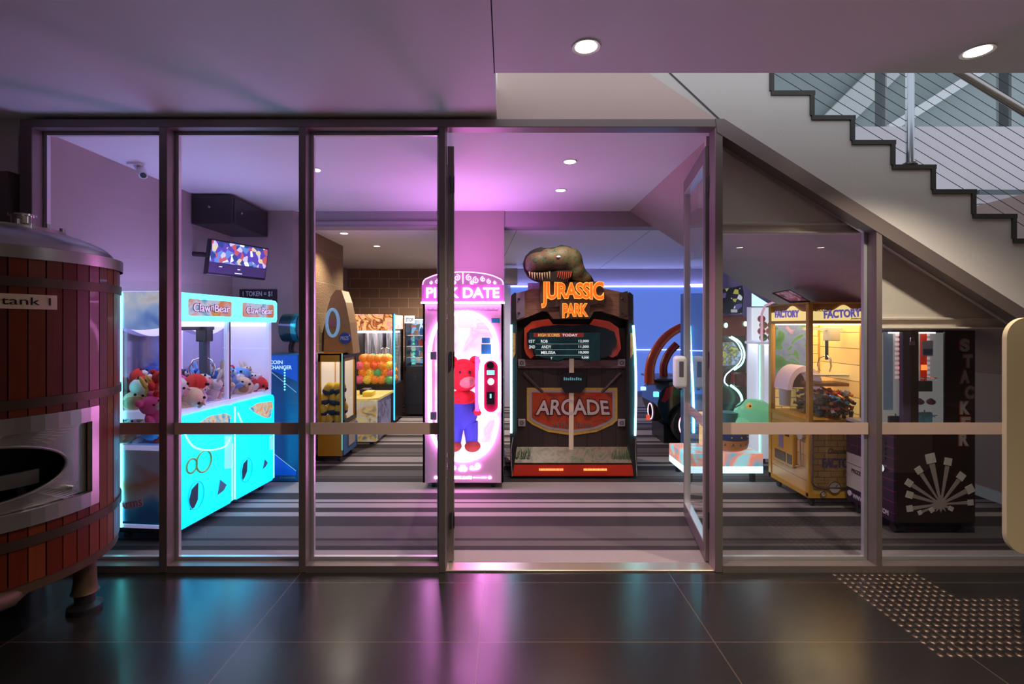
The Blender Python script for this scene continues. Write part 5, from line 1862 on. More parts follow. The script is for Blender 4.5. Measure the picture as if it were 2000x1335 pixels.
B().box(bx0 + .06, bx1 - .05, bd0 + .02, bd1 - .05, zt_ - .32, zt_ - .29).obj('light_box', glow('crane_light_box', (.95, .95, 1), 5), bc, world=True)
B().box(bx0 + .04, bx1 - .03, bd0 + .004, bd0 + .008, .66, zt_ - .28).obj('front_glass', GLASSM, bc, world=True)
B().box(bx1 - .008, bx1 - .004, bd0 + .03, bd1 - .03, .66, zt_ - .28).obj('side_glass', GLASSM, bc, world=True)
B().box(bx0 + .05, bx1 - .04, bd1 - .05, bd1 - .035, .66, zt_ - .3).obj('back_print', art('crane_back', [(.30, .40, .42), (.55, .60, .62), (.20, .12, .12), (.45, .52, .55), (.12, .15, .2)], 5, .25, stretch=(2.5, 1, .25)), bc, world=True)
for x in (-2.40, -2.25, -2.08, -1.97):
    B().cyl((x, 8.55, .95), (x, 8.55, zt_ - .32), .018, n=10).obj('inner_post', mat('pinkish_post', (.5, .4, .42), .3), bc, world=True, smooth=True)
for x in (bx0 + .08, bx1 - .08):
    for y in (bd0 + .08, bd1 - .08):
        B().cyl((x, y, 0), (x, y, .05), .03, n=12).obj('foot', RUBBER, bc, world=True)
g = B().cyl((-2.06, 8.35, 1.26), (-2.06, 8.35, zt_ - .32), .03, n=14).obj('claw_body', DARKM, bc, world=True, smooth=True)
b = B()
for i in range(3):
    a = 2 * PI * i / 3
    b.tube([(-2.06 + r_ * math.cos(a), 8.35 + r_ * math.sin(a), z) for r_, z in ((.02, 1.27), (.08, 1.24), (.09, 1.14))], .006, 6)
b.obj('claw_prongs', CHROME, g, world=True, smooth=True)
B().box(bx1 - .006, bx1 + .010, bd0 - .012, bd0 + .006, .08, zt_ - .005).obj('corner_light_strip', glow('azure_strip', (.03, .45, 1.0), 4.5), bc, world=True)
bal_cols = [('orange', (.95, .28, .03)), ('pink', (.95, .16, .22)), ('green', (.12, .45, .15)), ('pale green', (.50, .72, .28)), ('yellow', (.95, .62, .06)), ('red orange', (.90, .12, .03))]
bp = []
for nm, c in bal_cols:
    bb = B().ball((0, 0, 0), .072, 20, 14)
    for i in range(26):
        z_ = 1 - 2 * (i + .5) / 26
        a = i * 2.399
        r_ = math.sqrt(1 - z_ * z_)
        bb.cur = 1
        bb.ball((.0715 * r_ * math.cos(a), .0715 * r_ * math.sin(a), .0715 * z_), .0065, 6, 4)
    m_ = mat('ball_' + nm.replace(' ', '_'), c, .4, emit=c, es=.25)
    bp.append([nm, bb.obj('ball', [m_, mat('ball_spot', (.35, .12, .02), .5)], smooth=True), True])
rg = random.Random(21)
for lay in range(4):
    for i in range(5 - (lay == 3)):
        for j in range(2 + (lay < 2)):
            e = bp[rg.choice((0, 0, 1, 2, 3, 4, 5, 0))]
            o = e[1]
            if not e[2]:
                o = e[1].copy()
                COL.objects.link(o)
            e[2] = False
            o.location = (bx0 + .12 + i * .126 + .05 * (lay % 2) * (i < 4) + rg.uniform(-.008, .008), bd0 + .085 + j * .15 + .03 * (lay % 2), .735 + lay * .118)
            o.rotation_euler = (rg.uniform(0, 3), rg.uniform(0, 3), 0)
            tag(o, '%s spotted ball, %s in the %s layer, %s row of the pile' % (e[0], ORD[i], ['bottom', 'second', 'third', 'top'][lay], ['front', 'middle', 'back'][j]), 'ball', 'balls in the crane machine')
for nm, o, unused in bp:
    if unused:
        bpy.data.objects.remove(o)

# prize showcase beyond it
px0, px1, pd0 = -1.82, -1.28, 8.85
sw = thing('prize_showcase', 'dark prize cabinet with lit shelves of small goods beside the ball crane', 'prize cabinet', (-1.55, 9.1, 0))
zt_ = pz(620, pd0)
b = B().box(px0, px1, pd0, pd0 + .5, .04, pz(715, pd0)).box(px0, px0 + .02, pd0, pd0 + .5, .8, zt_).box(px1 - .02, px1, pd0, pd0 + .5, .8, zt_).box(px0, px1, pd0 + .48, pd0 + .5, .8, zt_).box(px0, px1, pd0, pd0 + .5, zt_ - .02, zt_)
b.obj('cabinet_body', BLACK, sw, world=True)
B().box(px0 + .02, px1 - .02, pd0 + .46, pd0 + .48, .92, zt_ - .02).obj('lit_back', art('shelf_goods_print', [(.15, .2, .4), (.7, .75, .8), (.5, .12, .08), (.3, .5, .8), (.75, .65, .5), (.08, .15, .15)], 12, .6, 'cells', const=True), sw, world=True)
for z in (1.05, 1.25, 1.45):
    B().box(px0 + .02, px1 - .02, pd0 + .08, pd0 + .46, z, z + .01).obj('shelf', WHITE, sw, world=True)
B().box(px0 + .02, px1 - .02, pd0 + .1, pd0 + .4, zt_ - .04, zt_ - .022).obj('light_box', glow('cool_light_box', (.8, .9, 1), 4), sw, world=True)
B().box(px0 + .02, px1 - .02, pd0 + .004, pd0 + .01, .92, zt_ - .02).obj('front_glass', GLASSM, sw, world=True)
st = B().box(pxx(790, pd0), pxx(810, pd0), pd0 - .008, pd0, pz(631, pd0), pz(616, pd0)).obj('top_sign', glow('white_top_sign', (.9, .9, .9), 1.0), sw, world=True)
text('STOP', mat('grey_sign_letters', (.2, .2, .22), .5), st, .14, .07, facing(at(800, 624, pd0 - .01)), depth=.002, bold=.03)
for x in (-1.62, -1.4):
    B().tube([(x - .04, pd0 - .01, .72), (x, pd0 - .02, .72), (x, pd0 - .02, .66)], .006, 6).obj('handle', CHROME, sw, world=True, smooth=True)
b = B()
for i in range(9):
    r_ = .045 - i * .003
    b.cyl((-1.69, pd0 + .15, .93 + i * .06), (-1.69, pd0 + .15, .965 + i * .06), r_, r_ * .5, 12)
b.obj('green_spiral', mat('green_spiral_glass', (.1, .6, .4), .3, emit=(.1, .8, .5), es=.7), sw, world=True, smooth=True)
rg = random.Random(8)
gc = [('red', (.5, .05, .04)), ('blue', (.06, .2, .6)), ('white', (.7, .7, .7)), ('tan', (.55, .38, .2))]
for z in (1.06, 1.26, 1.46):
    for i in range(4):
        nm, c = gc[rg.randrange(4)]
        x = px0 + .17 + i * .10
        h_ = rg.uniform(.08, .14)
        o = B().box(-.035, .035, -.03, .03, 0, h_, .012, 2).cyl((0, 0, h_), (0, 0, h_ + .02), .015, n=10).obj('prize_box', mat('prize_' + nm, c, .4), smooth=True)
        o.location = (x, pd0 + .2, z)
        tag(o, '%s small %s prize box on the %s shelf of the dark prize cabinet' % (ORD[i], nm, {1.06: 'lowest', 1.26: 'middle', 1.46: 'top'}[z]), 'prize box', 'prize boxes in the showcase')
for x in (px0 + .06, px1 - .06):
    B().cyl((x, pd0 + .1, 0), (x, pd0 + .1, .04), .025, n=12).cyl((x, pd0 + .4, 0), (x, pd0 + .4, .04), .025, n=12).obj('foot', RUBBER, sw, world=True)

# ================================================================== RIGHT SIDE OF THE ARCADE
# chocolate crane: front faces left (-x), printed side faces the glass
DK = 4.41
hx0, hx1, hy0, hy1 = 2.715, 3.25, DK, 5.08
cw = thing('crane_machine', 'yellow and orange chocolate crane cabinet with pipe and brick artwork behind the raking glass', 'crane machine', (2.98, 4.75, 0))
OY = mat('orange_yellow_paint', (.66, .33, .03), .3)
BRN = mat('caramel_frame', (.32, .14, .03), .35)
zlo, zhi = .09, 1.835
zg0, zg1 = pz(820, DK), pz(632, DK)
BRK = bricks('printed_yellow_brick', (.80, .52, .16), (.66, .36, .08), (.16, .08, .03), .115, .055, .0025, rough=.35, bump=0.0, rot=(PI / 2, 0, 0), es=.0)
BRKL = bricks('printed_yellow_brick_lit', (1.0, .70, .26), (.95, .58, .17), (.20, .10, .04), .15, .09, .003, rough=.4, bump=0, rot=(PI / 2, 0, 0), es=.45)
b = B()
fr = .045
b.box(hx0, hx0 + fr, hy0, hy0 + fr, zlo, zhi, .008, 2).box(hx1 - fr, hx1, hy0, hy0 + fr, zlo, zhi).box(hx0, hx0 + fr, hy1 - fr, hy1, zlo, zhi).box(hx1 - fr, hx1, hy1 - fr, hy1, zlo, zhi)
b.box(hx0, hx1, hy0 + .002, hy1, zlo, zlo + .04).box(hx0 + .002, hx1, hy0 + .002, hy1 - .002, zg0 - .04, zg0).box(hx0 + .002, hx1, hy0 + .002, hy1 - .002, zg1, zg1 + .03)
b.box(hx0, hx1, hy0, hy1, zhi, zhi + .014)
b.obj('cabinet_frame', OY, cw, world=True)
B().box(hx0 + fr, hx1 - fr, hy0 + .010, hy0 + .02, zlo + .04, zg0 - .04).obj('side_print', BRK, cw, world=True)
B().box(hx0 + .010, hx0 + .02, hy0 + fr, hy1 - fr, zlo + .04, zg0 - .04).obj('front_print', bricks('printed_yellow_brick_b', (.80, .50, .16), (.66, .36, .08), (.2, .1, .04), .115, .055, .0025, rough=.35, bump=0.0, rot=(PI / 2, 0, PI / 2)), cw, world=True)
# headers with a wavy top
CRM = glow('cream_lit_header', (.95, .68, .25), .95)


def wavy(u0, u1, z0, z1):
    pts = [(u0, z0), (u1, z0)]
    for i in range(25):
        t = 1 - i / 24
        w_ = .55 + .25 * math.exp(-((t - .62) / .16) ** 2) * 1.6 + .12 * math.exp(-((t - .2) / .12) ** 2)
        pts.append((u0 + (u1 - u0) * t, z0 + (z1 - z0) * min(1, w_)))
    return pts


B().box(hx0 + fr, hx1 - fr, hy0 + .02, hy0 + .03, zg1 + .02, zhi).box(hx0 + .02, hx0 + .03, hy0 + fr, hy1 - fr, zg1 + .02, zhi).obj('header_back', BRN, cw, world=True)
hs = B().prism(wavy(hx0 + fr, hx1 - fr, zg1 + .03, zhi - .004), hy0 + .006, hy0 + .016).obj('side_header', CRM, cw, world=True)
hf = B().prism([(u, v) for u, v in wavy(hy1 - fr, hy0 + fr, zg1 + .03, zhi - .004)], hx0 + .006, hx0 + .016, 'x').obj('front_header', CRM, cw, world=True)
VIO = mat('violet_letters', (.20, .14, .55), .4, emit=(.25, .18, .7), es=.35)
BRW2 = mat('brown_script', (.15, .06, .02), .5)
PALE = mat('pale_violet_outline', (.65, .6, .8), .4, emit=(.6, .55, .8), es=.3)
text('Chocolate', BRW2, hs, .16, .036, facing((pxx(1609, DK), hy0 + .004, pz(604, DK))), depth=.002, shear=.3, bold=.01)
text('FACTORY', VIO, hs, .33, .07, facing((pxx(1645, DK), hy0 + .004, pz(612, DK))) @ Matrix.Rotation(-R(3), 4, 'Y'), depth=.004, outline=PALE, ow=.04, bold=.02)
text('Juniors', BRW2, hs, .10, .022, facing((pxx(1672, DK), hy0 + .004, pz(622, DK))), depth=.002, shear=.3, bold=.015)
text('Chocolate', BRW2, hf, .20, .034, facing((hx0 + .003, hy0 + .47, pz(607, 4.9)), -PI / 2), depth=.002, shear=.3, bold=.01)
text('FACTORY', VIO, hf, .40, .065, facing((hx0 + .003, hy0 + .34, pz(613, 4.75)), -PI / 2), depth=.004, outline=PALE, ow=.04, bold=.02)
# glass, interior
B().box(hx0 + fr, hx1 - fr, hy0 + .012, hy0 + .016, zg0, zg1).obj('side_glass', GLASSM, cw, world=True)
B().box(hx0 + .012, hx0 + .016, hy0 + fr, hy1 - fr, zg0, zg1).obj('front_glass', GLASSM, cw, world=True)
B().box(hx0 + .03, hx1 - .03, hy1 - .035, hy1 - .02, zg0, zg1).obj('back_wall', BRKL, cw, world=True)
B().box(hx0 + .05, hx0 + .42, hy1 - .045, hy1 - .036, zg0 + .3, zg1).obj('landscape_print', art('sweet_landscape', [(.30, (.04, .18, .06)), (.44, (.10, .30, .12)), (.47, (.20, .28, .45)), (.60, (.14, .20, .38)), (.68, (.45, .25, .42)), (.74, (.65, .5, .45))], 5, .4, 'noise'), cw, world=True)
B().box(hx0 + .05, hx1 - .03, hy0 + .03, hy1 - .03, zg1 - .012, zg1).obj('light_box', glow('warm_white_lightbox', (1.0, .78, .45), 5), cw, world=True)
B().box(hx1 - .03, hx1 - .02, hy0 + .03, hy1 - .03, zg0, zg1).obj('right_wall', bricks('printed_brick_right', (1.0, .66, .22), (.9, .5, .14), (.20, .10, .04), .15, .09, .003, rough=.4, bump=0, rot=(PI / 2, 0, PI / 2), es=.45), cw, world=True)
# tunnel arch
b = B()
ax, az = hx0 + .20, zg0 + .22
arcs = [(ax + .175 * math.cos(PI * i / 20), az + .235 * math.sin(PI * i / 20)) for i in range(21)] + [(ax + .13 * math.cos(PI - PI * i / 20), az + .18 * math.sin(PI - PI * i / 20)) for i in range(21)]
b.prism(arcs, hy1 - .30, hy1 - .06)
b.obj('tunnel_arch', mat('pink_white_arch', (.80, .55, .62), .4, emit=(.8, .5, .6), es=.2), cw, world=True)
B().prism([(ax + .13 * math.cos(PI * i / 20), az + .18 * math.sin(PI * i / 20)) for i in range(21)], hy1 - .09, hy1 - .07).obj('tunnel_dark', mat('dark_brown_tunnel', (.12, .05, .04), .6), cw, world=True)
# gauge and pipe on the back wall
gx, gz = pxx(1654, 4.95), pz(690, 4.95)
pipe = B().tube([(gx - .16, hy1 - .05, gz + .01), (gx + .08, hy1 - .05, gz + .01), (gx + .12, hy1 - .05, gz - .02), (gx + .12, hy1 - .05, zg0)], .012, 8).obj('chrome_pipe', CHROME, cw, world=True, smooth=True)
B().cyl((gx, hy1 - .07, gz), (gx, hy1 - .045, gz), .048, n=26).obj('pipe_gauge', WHITE, pipe, world=True, smooth=True)
# gantry, claw, shelf, white jar
g = B().box(hx0 + .12, hx1 - .05, hy0 + .26, hy0 + .29, zg1 - .06, zg1 - .035).box(pxx(1622, 4.7) - .05, pxx(1622, 4.7) + .05, hy0 + .22, hy0 + .33, zg1 - .16, zg1 - .03, .006, 1).obj('claw_gantry', mat('steel_and_cream', (.6, .5, .38), .4), cw, world=True)
B().cyl((pxx(1612, 4.7), hy0 + .27, zg1 - .16), (pxx(1612, 4.7), hy0 + .27, zg1 - .34), .014, n=10).obj('claw_rod', DARKM, g, world=True)
b = B()
for i in range(3):
    a = 2 * PI * i / 3 + .4
    b.tube([(pxx(1612, 4.7) + r_ * math.cos(a), hy0 + .27 + r_ * math.sin(a), z) for r_, z in ((.01, zg1 - .30), (.06, zg1 - .33), (.075, zg1 - .40), (.05, zg1 - .45))], .005, 6)
b.obj('claw_prongs', CHROME, g, world=True, smooth=True)
B().box(pxx(1580, 4.7), pxx(1660, 4.7), hy0 + .2, hy0 + .42, pz(733, 4.7), pz(730, 4.7)).obj('glass_shelf', mat('pale_glass_shelf', (.5, .55, .5), .15), cw, world=True)
B().box(pxx(1580, 4.7), pxx(1662, 4.7), hy0 + .2, hy0 + .42, pz(752, 4.7), pz(746, 4.7)).obj('bar_shelf', BRN, cw, world=True)
B().lathe([(0, 0), (.05, 0), (.055, .16), (.058, .17), (.05, .18), (0, .18)], (hx0 + .09, hy1 - .14, zg0 + .05), 20).obj('white_bucket', WHITE, cw, world=True, smooth=True)
B().box(hx0 + .16, hx0 + .19, hy0 + .1, hy1 - .1, zg0, zg0 + .22).obj('chute_wall', glassmat('tinted_acrylic', (.75, .8, .85)), cw, world=True)
# lower side print: script, pipe, gauges
sd = [o_ for o_ in cw.children if o_.name.startswith('side_print')][0]
text('Chocolate', BRW2, sd, .20, .05, facing((pxx(1640, DK), hy0 + .008, pz(881, DK))), depth=.002, shear=.3, bold=.012)
text('FACTORY', mat('dark_violet_letters', (.12, .06, .25), .4), sd, .32, .085, facing((pxx(1642, DK), hy0 + .008, pz(904, DK))), depth=.004, outline=mat('pale_grey_outline', (.4, .33, .38), .5), ow=.04, bold=.02)
text('JUNIORS', mat('dark_gold_letters', (.45, .25, .04), .4), sd, .15, .035, facing((pxx(1665, DK), hy0 + .008, pz(921, DK))), depth=.003, outline=BRW2, ow=.04, bold=.02)
pa = B().tube(smooth_path([at(1587, 848, DK - .006), at(1587, 930, DK - .006), at(1588, 944, DK - .006), at(1600, 951, DK - .006), at(1640, 952, DK - .006), at(1690, 952, DK - .006)], 4), .009, 8).obj('printed_pipe', mat('grey_bronze_pipe', (.25, .19, .16), .25, metal=.7), sd, world=True, smooth=True)
for px_, py_, r_ in ((1629, 951, .052), (1607, 964, .024)):
    q = at(px_, py_, DK)
    k_ = B().cyl((q.x, hy0 - .010, q.z), (q.x, hy0 + .012, q.z), r_, n=28).obj('gauge', mat('cream_gauge', (.55, .47, .40), .4), sd, world=True, smooth=True)
    B().tube([(q.x + r_ * math.cos(t * PI / 14), hy0 - .010, q.z + r_ * math.sin(t * PI / 14)) for t in range(28)], .004, 6, True).obj('gauge_rim', BRW2, k_, world=True)
    B().tube([(q.x, hy0 - .014, q.z), (q.x + r_ * .5, hy0 - .014, q.z + r_ * .6)], .002, 4).obj('gauge_needle', BLACK, k_, world=True)
# front (left-facing) control board
cbd = B().box(hx0 - .03, hx0 + .01, 4.60, 4.96, .30, .70, .006, 1).obj('control_board', OY, cw, world=True)
for y0_, y1_, z0_, z1_ in ((4.86, 4.93, .60, .66), (4.66, 4.73, .58, .66), (4.72, 4.90, .33, .42), (4.62, 4.69, .33, .42)):
    B().box(hx0 - .034, hx0 - .028, y0_, y1_, z0_, z1_).obj('coin_plate', mat('dark_brown_plate', (.06, .025, .02), .3), cbd, world=True)
B().box(hx0 - .034, hx0 - .028, 4.76, 4.83, .45, .60).obj('violet_plate', mat('violet_grey_plate', (.25, .18, .32), .3), cbd, world=True)
q = (hx0 - .02, 4.52, .62)
B().cyl((hx0 - .022, 4.51, .64), (hx0 + .01, 4.51, .64), .045, n=24).obj('front_gauge', mat('cream_gauge', (.55, .47, .40), .4), cw, world=True, smooth=True)
B().tube([(hx0 - .012, 4.51, .60), (hx0 - .012, 4.51, .36), (hx0 - .012, 4.58, .33)], .008, 8).obj('front_pipe', CHROME, cw, world=True, smooth=True)
for x in (hx0 + .07, hx1 - .07):
    for y in (hy0 + .07, hy1 - .07):
        B().cyl((x - .012, y, .032), (x + .012, y, .032), .032, n=14).box(x - .02, x + .02, y - .02, y + .02, .05, zlo).obj('caster', DARKM, cw, world=True)
# wrapped chocolates
wr = [('orange', (.75, .25, .05)), ('sky blue', (.15, .5, .65)), ('silver', (.55, .55, .58)), ('dark brown', (.06, .03, .02)), ('red', (.5, .04, .03)), ('navy', (.03, .05, .15))]
bars = []
for nm, c in wr:
    bb = B().box(-.045, .045, -.017, .017, -.009, .009, .006, 1)
    for s_ in (-1, 1):
        bb.prism([(s_ * .045, -.004), (s_ * .045, .004), (s_ * .065, .014), (s_ * .065, -.014)], -.014, .014, 'y')
    bars.append([nm, bb.obj('chocolate_bar', mat('wrapper_' + nm.replace(' ', '_'), c, .22, metal=.35), smooth=False), True])
rg = random.Random(4)
cnt = 0
for i in range(230):
    x = rg.uniform(hx0 + .24, hx1 - .09)
    y = rg.uniform(hy0 + .07, hy1 - .12)
    hmax = .21 - .06 * abs(x - (hx0 + .40)) / .3
    z = zg0 + .02 + hmax * (i / 230.0)
    e = bars[rg.choice((0, 1, 2, 3, 3, 3, 4, 5, 5, 3) if i < 150 else (0, 1, 2, 0, 4, 1, 3, 2))]
    o = e[1]
    if not e[2]:
        o = e[1].copy()
        COL.objects.link(o)
    e[2] = False
    o.location = (x, y, z)
    o.rotation_euler = (rg.uniform(-.6, .6), rg.uniform(-.5, .5), rg.uniform(0, 6.28))
    tag(o, '%s wrapped chocolate bar, %s %s %s of the heap in the chocolate crane' % (e[0], ['bottom', 'middle', 'upper', 'top'][i * 4 // 230], 'left' if x < hx0 + .31 else 'centre' if x < hx0 + .38 else 'right', 'front' if y < hy0 + .3 else 'back'), 'chocolate bar', 'chocolate bars in the yellow crane')
for nm, o, unused in bars:
    if unused:
        bpy.data.objects.remove(o)
# tilted poster panel on top
tl = thing('price_card', 'small violet and red framed card lying tilted on top of the chocolate crane', 'card', (2.78, 4.8, zhi + .014))
cpt = [at(1508, 571, 4.75), at(1543, 565, 4.95), at(1583, 588, 4.6), at(1543, 590, 4.5)]
nrm = (cpt[1] - cpt[0]).cross(cpt[3] - cpt[0]).normalized() * .008
bb = B().add(cpt + [p_ + nrm for p_ in cpt], [(0, 1, 2, 3), (4, 5, 6, 7), (0, 1, 5, 4), (1, 2, 6, 5), (2, 3, 7, 6), (3, 0, 4, 7)])
bb.obj('card_frame', BLACK, tl, world=True)
cc_ = sum(cpt, Vector()) / 4
ci = [cc_ + (p_ - cc_) * .84 - nrm * .15 for p_ in cpt]
B().add(ci, [(0, 1, 2, 3)]).obj('card_print', art('card_art', [(.15, .08, .35), (.5, .45, .6), (.5, .08, .1), (.05, .03, .12), (.6, .5, .55)], 12, .4), tl, world=True)
B().tube([cc_ + Vector((.05, .02, -.005)), (cc_.x + .06, 4.75, zhi + .01)], .006, 6).obj('card_stand', DARKM, tl, world=True)

# stacking game cabinet
sx0, sx1, sy0, sy1 = 3.03, 3.665, 3.84, 4.37
SKC = mat('dark_maroon_black', (.022, .010, .010), .35)
st_ = thing('stacking_game', 'dark arcade redemption cabinet with vertical STACKER lettering and purple plaid front at the right', 'arcade cabinet', (3.35, 4.1, 0))
ztop = 1.60
b = B()
b.box(sx0 + .02, sx1, sy0 + .012, sy1, .10, .80).box(sx0 + .58, sx1, sy0 + .012, sy1, .80, ztop)
b.obj('cabinet_body', SKC, st_, world=True)
B().box(sx0 + .08, sx0 + .145, sy0 + .01, sy0 + .05, .80, ztop - .01, .004, 1).obj('side_pillar', mat('violet_grey_pillar', (.10, .07, .13), .35), st_, world=True)
PLD = bricks('purple_plaid', (.035, .006, .04), (.028, .005, .032), (.22, .02, .09), .085, .085, .003, rough=.4, bump=0, offs=0, rot=(PI / 2, 0, PI / 2))
fp_ = B().box(sx0, sx0 + .02, sy0, sy1, .10, .80).obj('plaid_front', PLD, st_, world=True)
B().box(sx0 - .008, sx0, 4.14, 4.36, .22, .52).obj('prize_door', mat('cream_prize_door', (.48, .43, .36), .45), fp_, world=True)
B().box(sx0 - .010, sx0 - .007, 4.14, 4.36, .428, .431).obj('door_split', BLACK, fp_, world=True)
text('PRIZE', BLACK, fp_, .11, .035, facing((sx0 - .008, 4.24, .375), -PI / 2), depth=.002, bold=.02)
text('WWW.                .COM', mat('white_web_letters', (.6, .57, .62), .4), fp_, .40, .04, facing((sx0 - .001, 4.09, .155), -PI / 2), depth=.002, bold=.02)
B().cyl((sx0 - .006, 4.33, .165), (sx0, 4.33, .165), .024, n=20).obj('round_logo', mat('white_web_letters', (.6, .57, .62), .4), fp_, world=True, smooth=True)
b = B()
for z_, r_ in ((.70, .014), (.66, .012), (.62, .014), (.58, .012)):
    b.cyl((sx0 - .008, 3.93, z_), (sx0, 3.93, z_), r_, n=12)
b.obj('bolt_row', DARKM, fp_, world=True, smooth=True)
B().cyl((sx0 - .02, 3.94, .50), (sx0, 3.94, .50), .03, n=20).obj('door_lock', CHROME, fp_, world=True, smooth=True)
# printed near side with lettering and burst
sp2 = B().box(sx0 + .40, sx1, sy0, sy0 + .014, .80, ztop).box(sx0 + .02, sx1, sy0, sy0 + .012, .10, .80).obj('side_print', mat('black_maroon_print', (.020, .009, .010), .3), st_, world=True)
GRL = mat('grey_block_letters', (.30, .26, .24), .4)
ORO = mat('rust_outline', (.28, .06, .03), .5)
for i, ch in enumerate('STACKER'):
    xx = 1883 + (0, 6, 0, 9, 0, 2, -2)[i]
    yy = 674 + i * 30.5
    q = at(xx, yy, sy0)
    text(ch, GRL, sp2, .070, .10, facing((q.x, sy0 - .001, q.z)), depth=.004, outline=ORO, ow=.05, bold=.045)
# burst of blocks
cx_, cz_ = 1838, 984
spikes = [(1818, 895, 17), (1795, 918, 12), (1852, 901, 13), (1878, 930, 13), (1895, 955, 14), (1896, 981, 10), (1776, 943, 12), (1777, 966, 12), (1777, 993, 11), (1797, 1001, 7), (1858, 993, 8), (1820, 996, 8)]
BST = mat('pale_burst', (.34, .27, .25), .5)
BLC = mat('silver_grey_block', (.55, .50, .46), .3)
b = B()
b2 = B()
for x, y, w_ in spikes:
    d = Vector((x - cx_, y - cz_))
    n_ = Vector((-d.y, d.x)).normalized() * w_ / 2.9
    e_ = Vector((x, y)) - d.normalized() * 3
    ppoly(b, [(cx_ - n_.x * .3, cz_ - n_.y * .3), (cx_ + n_.x * .3, cz_ + n_.y * .3), (e_.x + n_.x, e_.y + n_.y), (e_.x - n_.x, e_.y - n_.y)], sy0 - .003, .003)
    u_ = d.normalized() * w_ * .55
    m_ = Vector((-u_.y, u_.x))
    c_ = Vector((x, y))
    ppoly(b2, [tuple(c_ + u_ + m_), tuple(c_ - u_ + m_), tuple(c_ - u_ - m_), tuple(c_ + u_ - m_)], sy0 - .008, .005)
star = []
for i in range(24):
    a = 2 * PI * i / 24
    r_ = 19 if i % 2 == 0 else 10
    star.append((cx_ + r_ * math.cos(a), cz_ + r_ * .9 * math.sin(a)))
ppoly(b, star, sy0 - .004, .004)
b.obj('burst_rays', BST, sp2, world=True)
b2.obj('burst_blocks', BLC, sp2, world=True)
# window area: interior seen above the ledge
B().box(sx0 + .145, sx0 + .208, sy0 + .012, sy0 + .05, .80, ztop - .01, .004, 1).obj('dark_pillar', SKC, st_, world=True)
DI = 3.98


def iv(x0_, x1_, y0_, y1_, d, b=None):
    return (b or B()).box(pxx(x0_, DI), pxx(x1_, DI), DI - d, DI - d + .006, pz(y1_, DI), pz(y0_, DI))


B().box(sx0 + .01, sx0 + .57, DI, DI + .02, .80, ztop - .02).obj('lit_back', mat('grey_back_panel', (.42, .40, .38), .5, emit=(.6, .57, .55), es=.22), st_, world=True)
iv(1725, 1743, 640, 800, .006).obj('blue_grey_print', mat('blue_grey_menu', (.05, .06, .08), .4, emit=(.1, .12, .16), es=.5), st_, world=True)
iv(1755, 1768, 650, 742, .006).obj('red_print', mat('red_game_print', (.32, .012, .006), .4, emit=(.8, .03, .01), es=.3), st_, world=True)
iv(1797, 1809, 650, 744, .006).obj('red_print', MATS['red_game_print'], st_, world=True)
for a_, c_ in ((1748, 1755), (1809, 1815)):
    b = B()
    for k_ in range(10):
        iv(a_, c_, 651 + k_ * 9.2, 656 + k_ * 9.2, .007, b)
    b.obj('pale_ticks', mat('pink_white_ticks', (.8, .6, .6), .4, emit=(.9, .6, .6), es=.4), st_, world=True)
for a_, c_ in ((1755, 1768), (1797, 1808)):
    iv(a_, c_, 712, 722, .014).obj('orange_bar', glow('hot_orange_bar', (1, .16, .03), 2.2), st_, world=True)
iv(1740, 1765, 643, 647, .008).obj('white_bar', WHITE, st_, world=True)
B().box(sx0 + .0, sx1 - .01, sy0 + .016, sy0 + .17, ztop - .012, ztop).obj('roof', SKC, st_, world=True)
B().box(sx0 + .05, sx0 + .38, sy0 + .06, sy0 + .12, ztop - .025, ztop - .014).obj('light_box', glow('soft_white_box', (1, .9, .85), 2.5), st_, world=True)
B().box(sx0 + .03, sx0 + .40, sy0 + .006, sy0 + .010, .83, ztop - .02).obj('side_glass', GLASSM, st_, world=True)
B().box(sx0 - .01, sx0 + .41, sy0 + .002, sy1 - .01, .80, .825).obj('pale_ledge', mat('cream_ledge', (.6, .52, .45), .4), st_, world=True)
for z_ in (.92, 1.22):
    b = B()
    for k_ in range(2):
        b.tube([(sx0 + .27 + k_ * .08, sy0 + .14, z_), (sx0 + .27 + k_ * .08, sy0 + .03, z_)], .004, 6)
    b.tube([(sx0 + .23, sy0 + .09, z_ + .0), (sx0 + .42, sy0 + .09, z_ + .0)], .003, 6)
    b.obj('prize_hook', CHROME, st_, world=True)
ck = B().box(sx0 + .24, sx0 + .325, sy0 + .02, sy0 + .024, 1.40, 1.52).obj('ticket_card', mat('white_blue_card', (.70, .72, .78), .4), st_, world=True)
B().box(sx0 + .247, sx0 + .318, sy0 + .017, sy0 + .020, 1.408, 1.455).obj('card_picture', mat('blue_card_picture', (.05, .16, .40), .4), ck, world=True)
pl_ = B().box(sx0 + .12, sx0 + .165, sy0 - .008, sy0 + .004, 1.485, 1.515, .004, 1).obj('padlock', mat('lilac_padlock', (.30, .25, .34), .35, metal=.4), st_, world=True)
B().tube([(sx0 + .128, sy0 - .002, 1.515), (sx0 + .13, sy0 - .002, 1.545), (sx0 + .155, sy0 - .002, 1.545), (sx0 + .157, sy0 - .002, 1.515)], .004, 6).obj('shackle', CHROME, pl_, world=True)
for x in (sx0 + .06, sx1 - .08):
    for y in (sy0 + .07, sy1 - .07):
        B().cyl((x - .012, y, .035), (x + .012, y, .035), .035, n=14).box(x - .02, x + .02, y - .02, y + .02, .05, .10).obj('caster', DARKM, st_, world=True)
